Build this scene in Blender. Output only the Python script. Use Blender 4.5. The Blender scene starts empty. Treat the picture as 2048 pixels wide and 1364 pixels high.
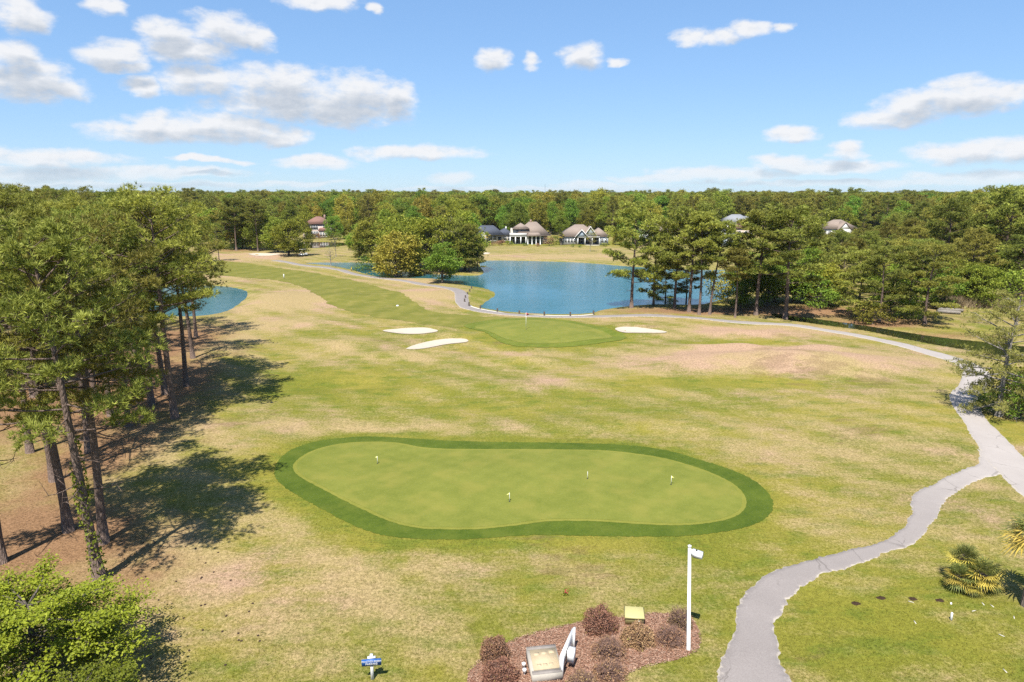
import bpy, math, random
import numpy as np
from mathutils import Vector
from mathutils.geometry import delaunay_2d_cdt

# ------------------------------------------------------------------ camera, sky, sun, exposure
scene = bpy.context.scene
COL = scene.collection
CAM_H, FOCAL, HORIZON = 17.0, 1365.0, 386.0          # drone height in metres; focal length and horizon row in photo pixels
PITCH = math.atan((682 - HORIZON) / FOCAL)
SUN_EL, SUN_AZ = math.radians(60), math.radians(198)  # azimuth clockwise from +Y

cam = bpy.data.cameras.new('camera')
cam.sensor_width = 36; cam.lens = FOCAL / 2048 * 36
cam.clip_start = 0.1; cam.clip_end = 30000
cam_o = bpy.data.objects.new('camera', cam); COL.objects.link(cam_o)
cam_o.location = (0, 0, CAM_H); cam_o.rotation_euler = (math.pi / 2 - PITCH, 0, 0)
scene.camera = cam_o

def ray(px, py):
    a = (px - 1024) / FOCAL; b = (682 - py) / FOCAL
    return (a, math.cos(PITCH) + b * math.sin(PITCH), -math.sin(PITCH) + b * math.cos(PITCH))
def G(px, py, z=0.0):                                 # survey: where the sight line of a photo pixel meets level z
    r = ray(px, py); t = (z - CAM_H) / r[2]
    return np.array([r[0] * t, r[1] * t])
def height_at(px, py, y):                             # height of a thing standing at distance y whose top is on row py
    r = ray(px, py); return CAM_H + r[2] * y / r[1]

class Nodes:
    def __init__(s, tree): s.t = tree; tree.nodes.clear()
    def n(s, kind, **kw):
        nd = s.t.nodes.new(kind)
        for k, v in kw.items(): setattr(nd, k, v)
        return nd
    def put(s, sock, v):
        if isinstance(v, bpy.types.NodeSocket): s.t.links.new(v, sock)
        elif v is not None:
            if isinstance(v, (tuple, list)) and len(v) == 3 and sock.type == 'RGBA': v = (*v, 1)
            sock.default_value = v
    def m(s, op, a, b=None, c=None, clamp=False):
        nd = s.n('ShaderNodeMath', operation=op, use_clamp=clamp)
        for i, v in enumerate((a, b, c)): s.put(nd.inputs[i], v)
        return nd.outputs[0]
    def vm(s, op, a, b=None, c=None):
        nd = s.n('ShaderNodeVectorMath', operation=op)
        for i, v in enumerate((a, b, c)): s.put(nd.inputs[i], v)
        return nd.outputs['Value'] if op in ('DOT_PRODUCT', 'LENGTH') else nd.outputs[0]
    def ss(s, x, lo, hi, a=0.0, b=1.0):
        nd = s.n('ShaderNodeMapRange', interpolation_type='SMOOTHSTEP')
        for i, v in enumerate((x, lo, hi, a, b)): s.put(nd.inputs[i], v)
        return nd.outputs[0]
    def mix(s, f, a, b, blend='MIX'):
        nd = s.n('ShaderNodeMix', data_type='RGBA', blend_type=blend)
        s.put(nd.inputs[0], f); s.put(nd.inputs[6], a); s.put(nd.inputs[7], b)
        return nd.outputs[2]
    def noise(s, vec, scale, detail=3, rough=0.55, out='Fac', dist=0.0):
        nd = s.n('ShaderNodeTexNoise')
        if vec is not None: s.put(nd.inputs['Vector'], vec)
        nd.inputs['Scale'].default_value = scale; nd.inputs['Detail'].default_value = detail
        nd.inputs['Roughness'].default_value = rough; nd.inputs['Distortion'].default_value = dist
        return nd.outputs[out]
    def attr(s, name, out='Fac'): return s.n('ShaderNodeAttribute', attribute_name=name).outputs[out]
    def obj(s): return s.n('ShaderNodeTexCoord').outputs['Object']
    def bump(s, h, strength=0.3, dist=0.02):
        nd = s.n('ShaderNodeBump'); nd.inputs['Strength'].default_value = strength
        nd.inputs['Distance'].default_value = dist; s.put(nd.inputs['Height'], h); return nd.outputs[0]
    def surf(s, sh): s.t.links.new(sh, s.n('ShaderNodeOutputMaterial').inputs['Surface'])
    def bsdf(s, color, rough=0.8, normal=None, spec=0.3, metal=0.0, alb=.76):
        nd = s.n('ShaderNodeBsdfPrincipled')
        color = tuple(v * alb for v in color[:3]) if isinstance(color, tuple) else (s.mix(1.0, color, (alb, alb, alb), 'MULTIPLY') if alb != 1 else color)
        s.put(nd.inputs['Base Color'], color); s.put(nd.inputs['Roughness'], rough)
        nd.inputs['Specular IOR Level'].default_value = spec; nd.inputs['Metallic'].default_value = metal
        if normal is not None: s.put(nd.inputs['Normal'], normal)
        return nd

# clouds of the photographed sky: centre and half size in photo pixels, turned into azimuth / elevation
CLOUDS = [(400,162,105,30),(560,168,125,40),(720,192,125,46),(610,208,225,38),(790,200,55,42),(690,225,120,32),
 (330,262,150,26),(450,258,180,34),(300,250,70,26),(560,270,80,22),(330,66,58,30),(450,62,88,34),(225,108,62,26),(370,100,100,28),(515,78,40,26),(250,132,50,12),
 (60,160,95,40),(20,110,50,28),(130,180,50,20),(45,25,52,32),(215,8,32,18),(640,2,110,18),(755,18,18,12),(280,170,36,22),
 (110,318,135,20),(60,350,220,15),(330,345,190,11),(600,365,120,6),(830,305,165,19),(630,324,98,15),(905,356,62,14),
 (984,118,40,27),(1062,122,26,16),(1168,112,52,28),(1240,122,24,10),(1378,76,40,16),(1440,76,55,17),(1500,58,62,17),(1566,54,26,11),
 (1780,236,80,24),(1830,212,88,30),(1930,193,105,33),(2020,188,50,18),(1590,263,62,18),(1686,300,36,19),
 (1950,304,120,24),(2060,300,90,24),(1650,332,160,16),(1440,348,170,16),(1190,370,130,9),(1560,320,60,14),(1960,354,150,12),(1080,377,420,6),(180,368,460,8),(1720,366,420,8),(420,322,90,6),(1300,356,120,8)]

def build_world():
    w = bpy.data.worlds.new('World'); scene.world = w; w.use_nodes = True
    N = Nodes(w.node_tree)
    sky = N.n('ShaderNodeTexSky', sky_type='NISHITA', sun_disc=False)
    sky.sun_elevation = SUN_EL; sky.sun_rotation = SUN_AZ
    sky.air_density = 1.0; sky.dust_density = 0.0; sky.ozone_density = 3.0; sky.altitude = 50
    d = N.n('ShaderNodeTexCoord').outputs['Generated']
    sep = N.n('ShaderNodeSeparateXYZ'); N.put(sep.inputs[0], d)
    X, Y, Z = sep.outputs
    az = N.m('ARCTAN2', X, Y)
    hor = N.m('SQRT', N.m('ADD', N.m('MULTIPLY', X, X), N.m('MULTIPLY', Y, Y)))
    el = N.m('ARCTAN2', Z, hor)
    cmb = N.n('ShaderNodeCombineXYZ'); N.put(cmb.inputs[0], az); N.put(cmb.inputs[1], el)
    P = cmb.outputs[0]
    stretched = N.vm('MULTIPLY', P, (1, 1.9, 1))
    def detail(p, sc): return N.noise(p, sc, 8, 0.60)
    warp = N.n('ShaderNodeTexNoise'); N.put(warp.inputs['Vector'], stretched)
    warp.inputs['Scale'].default_value = 16; warp.inputs['Detail'].default_value = 5
    off = N.vm('MULTIPLY', N.vm('SUBTRACT', warp.outputs['Color'], (.5, .5, .5)), (.055, .024, 0))
    Pw = N.vm('ADD', P, off)
    def field(p):
        best = None
        for (cx, cy, rx, ry) in CLOUDS:
            r = ray(cx, cy); u0 = math.atan2(r[0], r[1]); v0 = math.atan2(r[2], math.hypot(r[0], r[1]))
            a = rx * 1.04 / FOCAL * 0.86; b = ry * 1.06 / FOCAL * 0.93
            q = N.vm('MULTIPLY_ADD', p, (1 / a, 1 / b, 0), (-u0 / a, -v0 / b, 0))
            dd = N.vm('DOT_PRODUCT', q, q)
            best = dd if best is None else N.m('MINIMUM', best, dd)
        return N.m('SUBTRACT', 1.0, N.m('MINIMUM', best, 4.0))
    D = field(Pw)
    Dup = field(N.vm('ADD', Pw, (-.003, .017, 0)))
    # the same kind of scattered cumulus everywhere else on the dome
    rest = N.ss(N.noise(N.vm('MULTIPLY', P, (1, 2.2, 1)), 3.2, 3), .54, .72)
    away = N.ss(N.m('ABSOLUTE', az), .72, .95)
    high = N.ss(el, .34, .5)
    rest = N.m('SUBTRACT', N.m('MULTIPLY', N.m('MULTIPLY', rest, N.m('MAXIMUM', away, high)), 1.9), .9)
    D = N.m('MAXIMUM', D, rest)
    n1 = detail(stretched, 38)
    n2 = detail(N.vm('ADD', stretched, (-.005, .010, 0)), 38)
    body = N.m('ADD', D, N.m('MULTIPLY', N.m('SUBTRACT', n1, .5), 1.7))
    alpha = N.m('MULTIPLY', N.ss(body, -.10, .95), .96)
    alpha = N.m('MULTIPLY', alpha, N.ss(el, -.01, .05, .35, 1.0))
    shade = N.ss(N.m('ADD', Dup, N.m('MULTIPLY', N.m('SUBTRACT', n2, .5), .25)), .25, 1.0)
    relief = N.m('MULTIPLY', N.m('SUBTRACT', n1, n2), .9)
    shade = N.m('ADD', N.m('MULTIPLY', shade, .85), N.m('MULTIPLY', relief, -1.0), clamp=True)
    cloud = N.mix(shade, (7.2, 7.25, 7.4), (4.1, 4.55, 5.2))
    hs = N.n('ShaderNodeHueSaturation'); hs.inputs['Saturation'].default_value = SKY_SAT; hs.inputs['Value'].default_value = SKY_VAL
    N.put(hs.inputs['Color'], sky.outputs[0])
    gm = N.n('ShaderNodeGamma'); gm.inputs['Gamma'].default_value = .5
    N.put(gm.inputs['Color'], N.mix(1.0, hs.outputs[0], (.86, .97, 1.12), 'MULTIPLY'))
    skyc = N.mix(1.0, gm.outputs[0], (1.80, 2.27, 2.85), 'MULTIPLY')
    col = N.mix(alpha, skyc, cloud)
    bg = N.n('ShaderNodeBackground'); N.put(bg.inputs['Color'], col); bg.inputs['Strength'].default_value = 0.062
    N.t.links.new(bg.outputs[0], N.n('ShaderNodeOutputWorld').inputs['Surface'])
SKY_SAT, SKY_VAL = 1.12, 1.0
build_world()

sun = bpy.data.lights.new('sun', 'SUN'); sun.energy = 5.0; sun.angle = math.radians(0.5); sun.color = (1, .955, .88)
sun_o = bpy.data.objects.new('sun', sun); COL.objects.link(sun_o)
sdir = Vector((math.sin(SUN_AZ) * math.cos(SUN_EL), math.cos(SUN_AZ) * math.cos(SUN_EL), math.sin(SUN_EL)))
sun_o.rotation_euler = (-sdir).to_track_quat('-Z', 'Y').to_euler(); sun_o.location = (-20, -60, 80)
vs = scene.view_settings
vs.view_transform = 'Standard'; vs.look = 'None'; vs.gamma = 1; vs.use_curve_mapping = False; vs.exposure = 1.05
scene.render.engine = 'CYCLES'
scene.cycles.max_bounces = 6; scene.cycles.diffuse_bounces = 3; scene.cycles.glossy_bounces = 3
scene.cycles.transmission_bounces = 4; scene.cycles.use_denoising = False
scene.cycles.sample_clamp_indirect = 6

# ------------------------------------------------------------------ helpers
def tag(o, label=None, cat=None, group=None, kind=None):
    if label: o['label'] = label
    if cat: o['category'] = cat
    if group: o['group'] = group
    if kind: o['kind'] = kind
    return o
def link(name, me, mat=None, parent=None):
    o = bpy.data.objects.new(name, me); COL.objects.link(o)
    if mat is not None and me is not None and not me.materials: me.materials.append(mat)
    if parent is not None: o.parent = parent
    return o
def empty(name, loc=(0, 0, 0), rz=0.0, s=1.0):
    o = bpy.data.objects.new(name, None); COL.objects.link(o)
    o.empty_display_size = .3; o.location = loc; o.rotation_euler = (0, 0, rz); o.scale = (s, s, s)
    return o
def np_mesh(name, V, faces, attrs=None, smooth=False):
    """faces: list of int arrays (n,3) or (n,4)"""
    V = np.asarray(V, dtype=np.float32)
    me = bpy.data.meshes.new(name)
    me.vertices.add(len(V)); me.vertices.foreach_set('co', V.ravel())
    faces = [np.asarray(f, dtype=np.int32) for f in faces if len(f)]
    idx = np.concatenate([f.ravel() for f in faces]); sizes = np.concatenate([np.full(len(f), f.shape[1], np.int32) for f in faces])
    me.loops.add(len(idx)); me.loops.foreach_set('vertex_index', idx)
    me.polygons.add(len(sizes)); me.polygons.foreach_set('loop_start', np.concatenate([[0], np.cumsum(sizes)[:-1]]).astype(np.int32))
    me.update(calc_edges=True)
    if smooth: me.polygons.foreach_set('use_smooth', np.ones(len(sizes), bool))
    for k, v in (attrs or {}).items():
        a = me.attributes.new(k, 'FLOAT', 'POINT'); a.data.foreach_set('value', np.asarray(v, np.float32))
    return me
class MB:                                             # collects boxes, tubes and polygons into ONE mesh
    def __init__(s): s.v = []; s.f3 = []; s.f4 = []; s.n = 0
    def add(s, V, f3=None, f4=None):
        V = np.asarray(V, float)
        if f3 is not None and len(f3): s.f3.append(np.asarray(f3) + s.n)
        if f4 is not None and len(f4): s.f4.append(np.asarray(f4) + s.n)
        s.v.append(V); s.n += len(V); return s
    def box(s, x0, x1, y0, y1, z0, z1):
        V = [(x, y, z) for z in (z0, z1) for x, y in ((x0, y0), (x1, y0), (x1, y1), (x0, y1))]
        return s.add(V, f4=[(3,2,1,0),(4,5,6,7),(0,1,5,4),(1,2,6,5),(2,3,7,6),(3,0,4,7)])
    def prism(s, pts, y0, y1):                        # polygon in x,z pushed along y
        n = len(pts); V = [(x, y0, z) for x, z in pts] + [(x, y1, z) for x, z in pts]
        s.add(V, f4=[(i, (i + 1) % n, n + (i + 1) % n, n + i) for i in range(n)],
              f3=[(0, i + 1, i) for i in range(1, n - 1)] + [(n, n + i, n + i + 1) for i in range(1, n - 1)]); return s
    def tube(s, pts, rad, sides=6, cap=True):
        P = np.asarray(pts, float); k = len(P); rad = np.broadcast_to(np.asarray(rad, float), (k,))
        T = np.gradient(P, axis=0); T /= np.linalg.norm(T, axis=1)[:, None] + 1e-9
        ref = np.array([0, 0, 1.0]) if abs(T[0, 2]) < .8 else np.array([1.0, 0, 0])
        A = np.cross(T, ref); A /= np.linalg.norm(A, axis=1)[:, None] + 1e-9
        B = np.cross(T, A); an = np.arange(sides) * 2 * math.pi / sides
        V = P[:, None] + rad[:, None, None] * (np.cos(an)[None, :, None] * A[:, None] + np.sin(an)[None, :, None] * B[:, None])
        i = np.arange(k - 1)[:, None] * sides; j = np.arange(sides)[None]; jn = (j + 1) % sides
        F = np.stack([i + j, i + jn, i + sides + jn, i + sides + j], -1).reshape(-1, 4)
        f3 = []
        if cap: f3 = [(0, q, q + 1) for q in range(1, sides - 1)] + [((k-1)*sides, (k-1)*sides + q + 1, (k-1)*sides + q) for q in range(1, sides - 1)]
        return s.add(V.reshape(-1, 3), f3=f3, f4=F)
    def lathe(s, prof, sides=16, c=(0, 0)):           # profile of (radius, z)
        pr = np.array(prof, float); an = np.arange(sides) * 2 * math.pi / sides
        V = np.stack([c[0] + pr[:, :1] * np.cos(an), c[1] + pr[:, :1] * np.sin(an), np.repeat(pr[:, 1:], sides, 1)], -1)
        i = np.arange(len(pr) - 1)[:, None] * sides; j = np.arange(sides)[None]; jn = (j + 1) % sides
        return s.add(V.reshape(-1, 3), f4=np.stack([i + j, i + jn, i + sides + jn, i + sides + j], -1).reshape(-1, 4))
    def mesh(s, name='mesh', smooth=False):
        return np_mesh(name, np.concatenate(s.v), ([np.concatenate(s.f3)] if s.f3 else []) + ([np.concatenate(s.f4)] if s.f4 else []), smooth=smooth)
    def build(s, name, mat, parent=None, smooth=False): return link(name, s.mesh(name, smooth), mat, parent)

def sdf(P, poly):                                     # signed distance, negative inside
    P = np.asarray(P, float); poly = np.asarray(poly, float)
    best = np.full(len(P), 1e9); inside = np.zeros(len(P), bool)
    for a, b in zip(poly, np.roll(poly, -1, 0)):
        e = b - a; w = P - a
        t = np.clip((w @ e) / (e @ e + 1e-12), 0, 1)
        q = w - t[:, None] * e
        best = np.minimum(best, np.einsum('ij,ij->i', q, q))
        c = ((a[1] <= P[:, 1]) & (b[1] > P[:, 1])) | ((b[1] <= P[:, 1]) & (a[1] > P[:, 1]))
        with np.errstate(divide='ignore', invalid='ignore'):
            xi = a[0] + (P[:, 1] - a[1]) / (b[1] - a[1] + 1e-15) * (b[0] - a[0])
        inside ^= c & (P[:, 0] < xi)
    return np.sqrt(best) * np.where(inside, -1, 1)
def smooth_closed(poly, n=8):                         # Catmull-Rom through the outline
    p = np.asarray(poly, float); out = []
    for i in range(len(p)):
        p0, p1, p2, p3 = p[i - 1], p[i], p[(i + 1) % len(p)], p[(i + 2) % len(p)]
        for k in range(n):
            t = k / n
            out.append(.5 * (2 * p1 + (p2 - p0) * t + (2 * p0 - 5 * p1 + 4 * p2 - p3) * t * t + (3 * p1 - p0 - 3 * p2 + p3) * t ** 3))
    return np.array(out)
def smooth_open(pts, n=8):
    p = np.asarray(pts, float); p = np.vstack([2 * p[0] - p[1], p, 2 * p[-1] - p[-2]]); out = []
    for i in range(1, len(p) - 2):
        p0, p1, p2, p3 = p[i - 1], p[i], p[i + 1], p[i + 2]
        for k in range(n):
            t = k / n
            out.append(.5 * (2 * p1 + (p2 - p0) * t + (2 * p0 - 5 * p1 + 4 * p2 - p3) * t * t + (3 * p1 - p0 - 3 * p2 + p3) * t ** 3))
    out.append(p[-2]); return np.array(out)
def GP(pts, z=0.0): return np.array([G(x, y, z) for x, y in pts])
def resample(poly, step, closed=True):
    p = np.asarray(poly); q = np.vstack([p, p[:1]]) if closed else p
    L = np.concatenate([[0], np.cumsum(np.linalg.norm(np.diff(q, axis=0), axis=1))])
    n = max(8, int(L[-1] / step)); s = np.linspace(0, L[-1], n, endpoint=not closed)
    return np.stack([np.interp(s, L, q[:, 0]), np.interp(s, L, q[:, 1])], 1)
def vnoise(P, seed, wl):                              # cheap smooth noise, about -1..1
    r = np.random.default_rng(seed); out = 0
    for k in range(6):
        a = r.uniform(0, 2 * math.pi); f = 2 * math.pi / (wl * r.uniform(.7, 1.5))
        out = out + np.sin(P[:, 0] * math.cos(a) * f + P[:, 1] * math.sin(a) * f + r.uniform(0, 6.3))
    return out / 3.2

# ------------------------------------------------------------------ the lie of the land
WL, DL = -0.32, -0.08                                # pond level, ditch level
POND = smooth_closed(GP([(607,526),(700,525),(757,528),(790,540),(830,546),(900,550),(955,551),(967,545),(962,530),(963,522),(1013,521),(1098,523),
 (1155,525),(1197,528),(1260,533),(1330,537),(1400,540),(1470,541),(1484,560),(1462,590),(1424,604),(1396,609),(1347,609),(1311,609),(1260,612),(1209,619),
 (1186,625),(1155,628),(1098,628),(1053,626),(1013,623),(966,616),(962,612),(976,601),(992,588),(971,577),(928,570),(900,562),(861,557),(791,556),
 (745,551),(706,540),(663,531)], WL), 4)
POND_L = smooth_closed(GP([(407,571),(448,573),(483,579),(495,587),(489,598),(462,618),(434,627),(396,632),(345,633),(250,632),(190,605),(240,578),(330,570)], WL), 5)
POND_F = smooth_closed(GP([(395,491),(402,487),(456,486),(540,485),(604,484),(660,484),(705,487),(690,491),(640,496),(604,497),(540,497),(456,494)], WL), 4)
DITCH = smooth_closed(GP([(1545,627),(1575,630),(1633,638),(1714,649),(1795,662),(1875,674),(1985,686),(2120,704),(2120,738),(1982,708),(1891,693),(1811,678),
 (1730,661),(1633,648),(1575,639),(1550,633)], DL), 4)
WATERS = [('pond', POND, 2.4, WL), ('pond', POND_L, 2.2, WL), ('pond', POND_F, 2.5, WL), ('ditch_water', DITCH, 1.6, DL)]
def ell(px, py, rx, ry):
    c = G(px, py); return c[0], c[1], abs(G(px + rx, py)[0] - c[0]), max(.5, abs(G(px, py - ry)[1] - G(px, py + ry)[1]) / 2)
def blobs(P, lst):
    out = np.zeros(len(P))
    for px, py, rx, ry, amp in lst:
        cx, cy, a, b = ell(px, py, rx, ry)
        out += amp * np.exp(-(((P[:, 0] - cx) / a) ** 2 + ((P[:, 1] - cy) / b) ** 2) * 1.2)
    return out
MOUNDS = [(1570,728,210,20,1.5),(1480,702,70,7,.9),(1640,706,80,7,.7),(1490,668,90,5,.45),(1690,626,150,5,.5),(1850,640,130,6,.5),(700,690,60,12,.6),(780,712,70,8,.45),(1090,668,150,26,.55),
 (1050,722,70,7,.55),(560,600,80,16,.8),(690,598,60,10,.7),(850,590,80,12,.6),(900,672,30,6,.5),(1230,672,40,8,-.25),(1280,650,60,6,.4),
 (1020,965,420,80,.3),(1240,850,300,14,.2),(700,770,150,12,-.3),(1000,770,200,14,.3),(470,700,60,14,.3),(640,648,60,6,.35),(1380,700,60,8,.4)]
BUNKERS = [GP(b) for b in ([(766,661),(804,656.5),(848,655.5),(875,661),(865,665),(826,668),(790,666)],
 [(812,698),(839,688),(874,681.5),(927,680.5),(934,686),(892,690),(856,697),(830,700)],
 [(1230,660),(1243,657),(1287,658),(1331,663),(1322,667),(1265,667.5),(1239,665)],
 [(497,508),(520,506.5),(560,508),(545,511),(515,511.5)], [(948,506),(962,504.5),(980,506),(972,508.5),(955,508.5)])]
BUNKERS = [smooth_closed(b, 6) for b in BUNKERS]
def land(P):
    P = np.asarray(P, float)
    z = .09 * vnoise(P, 3, 21) + .05 * vnoise(P, 4, 8) + blobs(P, MOUNDS)
    for b in BUNKERS:
        near = (np.abs(P - b.mean(0)).max(1) < 16)
        if near.any():
            d = sdf(P[near], b); z[near] += np.where(d < 0, -.42 * (1 - np.exp(-(d / 1.5) ** 2)), .20 * np.exp(-((d - 1.1) / .65) ** 2))
    for _, w, bank, lv in WATERS:
        lo, hi = w.min(0) - 14, w.max(0) + 14
        m = ((P > lo) & (P < hi)).all(1)
        if not m.any(): continue
        d = sdf(P[m], w); zz = z[m]
        k = np.clip(d / (bank * 1.6), 0, 1); k = k * k * (3 - 2 * k)
        out = (lv + .03 + np.minimum(d, 1) * .12) * (1 - k) + zz * k
        z[m] = np.where(d < 0, lv + .03 + np.maximum(d * .5, -1.3), out)
    return z
def land1(x, y): return float(land(np.array([[x, y]]))[0])
def on(px, py):                                       # a photo pixel on the ground -> world point on the land
    p = G(px, py); z = land1(*p)
    p = G(px, py, z); return Vector((p[0], p[1], land1(*p)))

# ------------------------------------------------------------------ materials
MATS = {}
def mat(name):
    m = bpy.data.materials.new(name); m.use_nodes = True; MATS[name] = m
    return m, Nodes(m.node_tree)
def plain(name, col, rough=.7, spec=.3, var=.12, scale=6.0, metal=0.0, bump=0.15):
    m, N = mat(name); n = N.noise(N.obj(), scale, 4)
    c = N.mix(n, tuple(v * (1 - var) for v in col), tuple(min(1, v * (1 + var)) for v in col))
    N.surf(N.bsdf(c, rough, N.bump(N.noise(N.obj(), scale * 6, 3), bump, .01), spec, metal).outputs[0]); return m

def grass_fine(N, p):
    f1 = N.noise(p, 7.0, 5, .75); f2 = N.noise(p, 2.3, 3, .6)
    return f1, f2
def ground_mat():
    m, N = mat('rough_grass'); p = N.obj()
    tan, straw, lush = N.attr('tan'), N.attr('straw'), N.attr('lush')
    f1, f2 = grass_fine(N, p)
    f0 = N.noise(p, 26.0, 3, .75)
    big = N.noise(p, .22, 5, .62, dist=.6)
    streak = N.noise(N.vm('MULTIPLY', p, (.16, 1.1, 1)), 1.0, 4, .6, dist=.4)
    streak2 = N.noise(N.vm('MULTIPLY', p, (.9, .35, 1)), 1.0, 4, .6, dist=1.0)
    t = N.m('ADD', tan, N.m('MULTIPLY', N.m('SUBTRACT', big, .5), 1.0))
    t = N.m('ADD', t, N.m('MULTIPLY', N.m('SUBTRACT', streak, .5), .6))
    t = N.m('ADD', t, N.m('MULTIPLY', N.m('SUBTRACT', streak2, .5), .45))
    t = N.m('ADD', t, N.m('MULTIPLY', N.m('SUBTRACT', f1, .5), 1.0))
    t = N.m('ADD', t, N.m('MULTIPLY', N.m('SUBTRACT', f0, .5), .8))
    mw = N.n('ShaderNodeTexWave', wave_type='BANDS', bands_direction='DIAGONAL'); mw.inputs['Scale'].default_value = .11; mw.inputs['Distortion'].default_value = 5; mw.inputs['Detail'].default_value = 2; mw.inputs['Detail Scale'].default_value = .25; N.put(mw.inputs['Vector'], p)
    t = N.m('ADD', t, N.m('MULTIPLY', N.m('SUBTRACT', mw.outputs['Fac'], .5), .28))
    mid = N.noise(N.vm('MULTIPLY', p, (.6, 1.0, 1)), 1.1, 6, .72)
    t = N.m('ADD', t, N.m('MULTIPLY', N.m('SUBTRACT', mid, .5), 1.3))
    t = N.ss(t, .0, 1.05)
    green = N.mix(f2, (.125, .134, .016), (.24, .23, .036))
    green = N.mix(N.ss(N.noise(p, .09, 3), .42, .62), green, (.26, .225, .040))
    green = N.mix(N.m('MULTIPLY', lush, .8), green, N.mix(f2, (.125, .142, .012), (.235, .225, .030)))
    green = N.mix(N.m('MULTIPLY', N.ss(N.noise(N.vm('MULTIPLY', p, (.5, 1.0, 1)), .8, 5, .65), .46, .66), .75), green, N.mix(f2, (.085, .120, .012), (.165, .195, .026)))
    dry = N.mix(f1, (.27, .195, .085), (.48, .365, .180))
    dry = N.mix(N.ss(N.m('ADD', N.noise(p, .13, 3), N.m('MULTIPLY', N.attr('pink'), .21)), .50, .70), dry, N.mix(f1, (.30, .19, .12), (.52, .355, .235)))
    c = N.mix(t, green, dry)
    st = N.ss(N.m('ADD', straw, N.m('MULTIPLY', N.m('SUBTRACT', N.noise(p, .6, 5, .65), .5), 1.0)), .15, 1.05)
    strawc = N.mix(f1, (.16, .085, .040), (.36, .215, .115))
    c = N.mix(st, c, strawc)
    # worn earth scrapes
    bare = N.ss(N.m('MULTIPLY', N.noise(N.vm('MULTIPLY', p, (.45, 1, 1)), .55, 5, .7), N.ss(N.noise(p, .05, 2), .4, .65)), .47, .56)
    c = N.mix(N.m('MULTIPLY', bare, .35), c, (.17, .105, .06))
    dark = N.m('MULTIPLY', N.ss(f0, .3, .65, .70, 1.15), N.ss(f1, .3, .68, .72, 1.14))
    hs = N.n('ShaderNodeHueSaturation'); N.put(hs.inputs['Value'], dark); N.put(hs.inputs['Color'], c)
    h = N.m('ADD', f0, f1)
    N.surf(N.bsdf(hs.outputs[0], .95, N.bump(h, .5, .06), .1).outputs[0]); return m
def turf_mat(name, a, b, stripe_dirs, amp, scale=.55, fine=14.0, yellow=None):
    m, N = mat(name); p = N.obj()
    f = N.noise(p, fine, 4, .7); g = N.noise(p, .35, 4, .6)
    s = 0.5
    for ang in stripe_dirs:
        w = N.n('ShaderNodeTexWave', wave_type='BANDS', bands_direction='X'); w.inputs['Scale'].default_value = scale
        w.inputs['Distortion'].default_value = .5; w.inputs['Detail'].default_value = 2; w.inputs['Detail Scale'].default_value = .5
        mp = N.n('ShaderNodeMapping'); mp.inputs['Rotation'].default_value = (0, 0, ang); N.put(mp.inputs[0], p); N.put(w.inputs['Vector'], mp.outputs[0])
        s = N.m('ADD', s, N.m('MULTIPLY', N.m('SUBTRACT', w.outputs['Fac'], .5), amp))
    s = N.m('ADD', s, N.m('MULTIPLY', N.m('SUBTRACT', f, .5), 1.1)); s = N.m('ADD', s, N.m('MULTIPLY', N.m('SUBTRACT', N.noise(p, 1.6, 5, .7), .5), .6)); s = N.m('ADD', s, N.m('MULTIPLY', N.m('SUBTRACT', g, .5), 1.0), clamp=True)
    c = N.mix(s, a, b)
    if yellow: c = N.mix(N.m('MULTIPLY', N.ss(N.noise(p, .5, 4), .45, .7), .5), c, yellow)
    N.surf(N.bsdf(c, .9, N.bump(f, .35, .03), .12).outputs[0]); return m
ground_m = ground_mat()
green_m = turf_mat('putting_turf', (.115, .138, .020), (.205, .212, .040), (.75, 2.2), .08, .30, 9, (.235, .215, .045))
collar_m = turf_mat('collar_turf', (.034, .064, .005), (.105, .138, .016), (.9,), .07, .40, 8, (.12, .140, .020))
fairway_m = turf_mat('fairway_turf', (.105, .118, .016), (.205, .190, .038), (.35,), .25, .06, 6, (.25, .21, .06))
def sand_mat():
    m, N = mat('bunker_sand'); p = N.obj(); f = N.noise(p, 3, 5)
    N.surf(N.bsdf(N.mix(f, (.42, .36, .28), (.54, .475, .385)), .95, N.bump(N.noise(p, 9, 4), .5, .05), .1).outputs[0]); return m
sand_m = sand_mat()
def path_mat():
    m, N = mat('worn_path_paving'); p = N.obj()
    f = N.noise(p, 20, 4, .8); g = N.noise(p, .5, 5, .65); e = N.attr('edge'); pale = N.attr('pale')
    c = N.mix(g, (.185, .160, .150), (.275, .240, .225))
    c = N.mix(N.m('MULTIPLY', N.ss(f, .3, .75), .4), c, (.40, .37, .34))
    c = N.mix(N.m('MULTIPLY', pale, .85), c, N.mix(g, (.37, .33, .30), (.50, .455, .415)))
    c = N.mix(N.ss(N.m('ADD', e, N.m('MULTIPLY', N.m('SUBTRACT', N.noise(p, 3.5, 4), .5), .55)), .84, 1.0), c, (.44, .39, .33))
    v = N.n('ShaderNodeTexVoronoi', feature='DISTANCE_TO_EDGE'); v.inputs['Scale'].default_value = .42; v.inputs['Randomness'].default_value = 1
    N.put(v.inputs['Vector'], N.vm('ADD', N.vm('MULTIPLY', p, (1, .6, 1)), N.vm('MULTIPLY', N.noise(p, 1.3, 4, out='Color'), (.7, .7, 0))))
    crack = N.m('MULTIPLY', N.ss(v.outputs['Distance'], .004, .014, 1, 0), N.ss(N.noise(p, .25, 2), .5, .6))
    c = N.mix(N.m('MULTIPLY', crack, .35), c, (.07, .06, .05))
    N.surf(N.bsdf(c, .92, N.bump(f, .4, .02), .15).outputs[0]); return m
path_m = path_mat()
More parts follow.
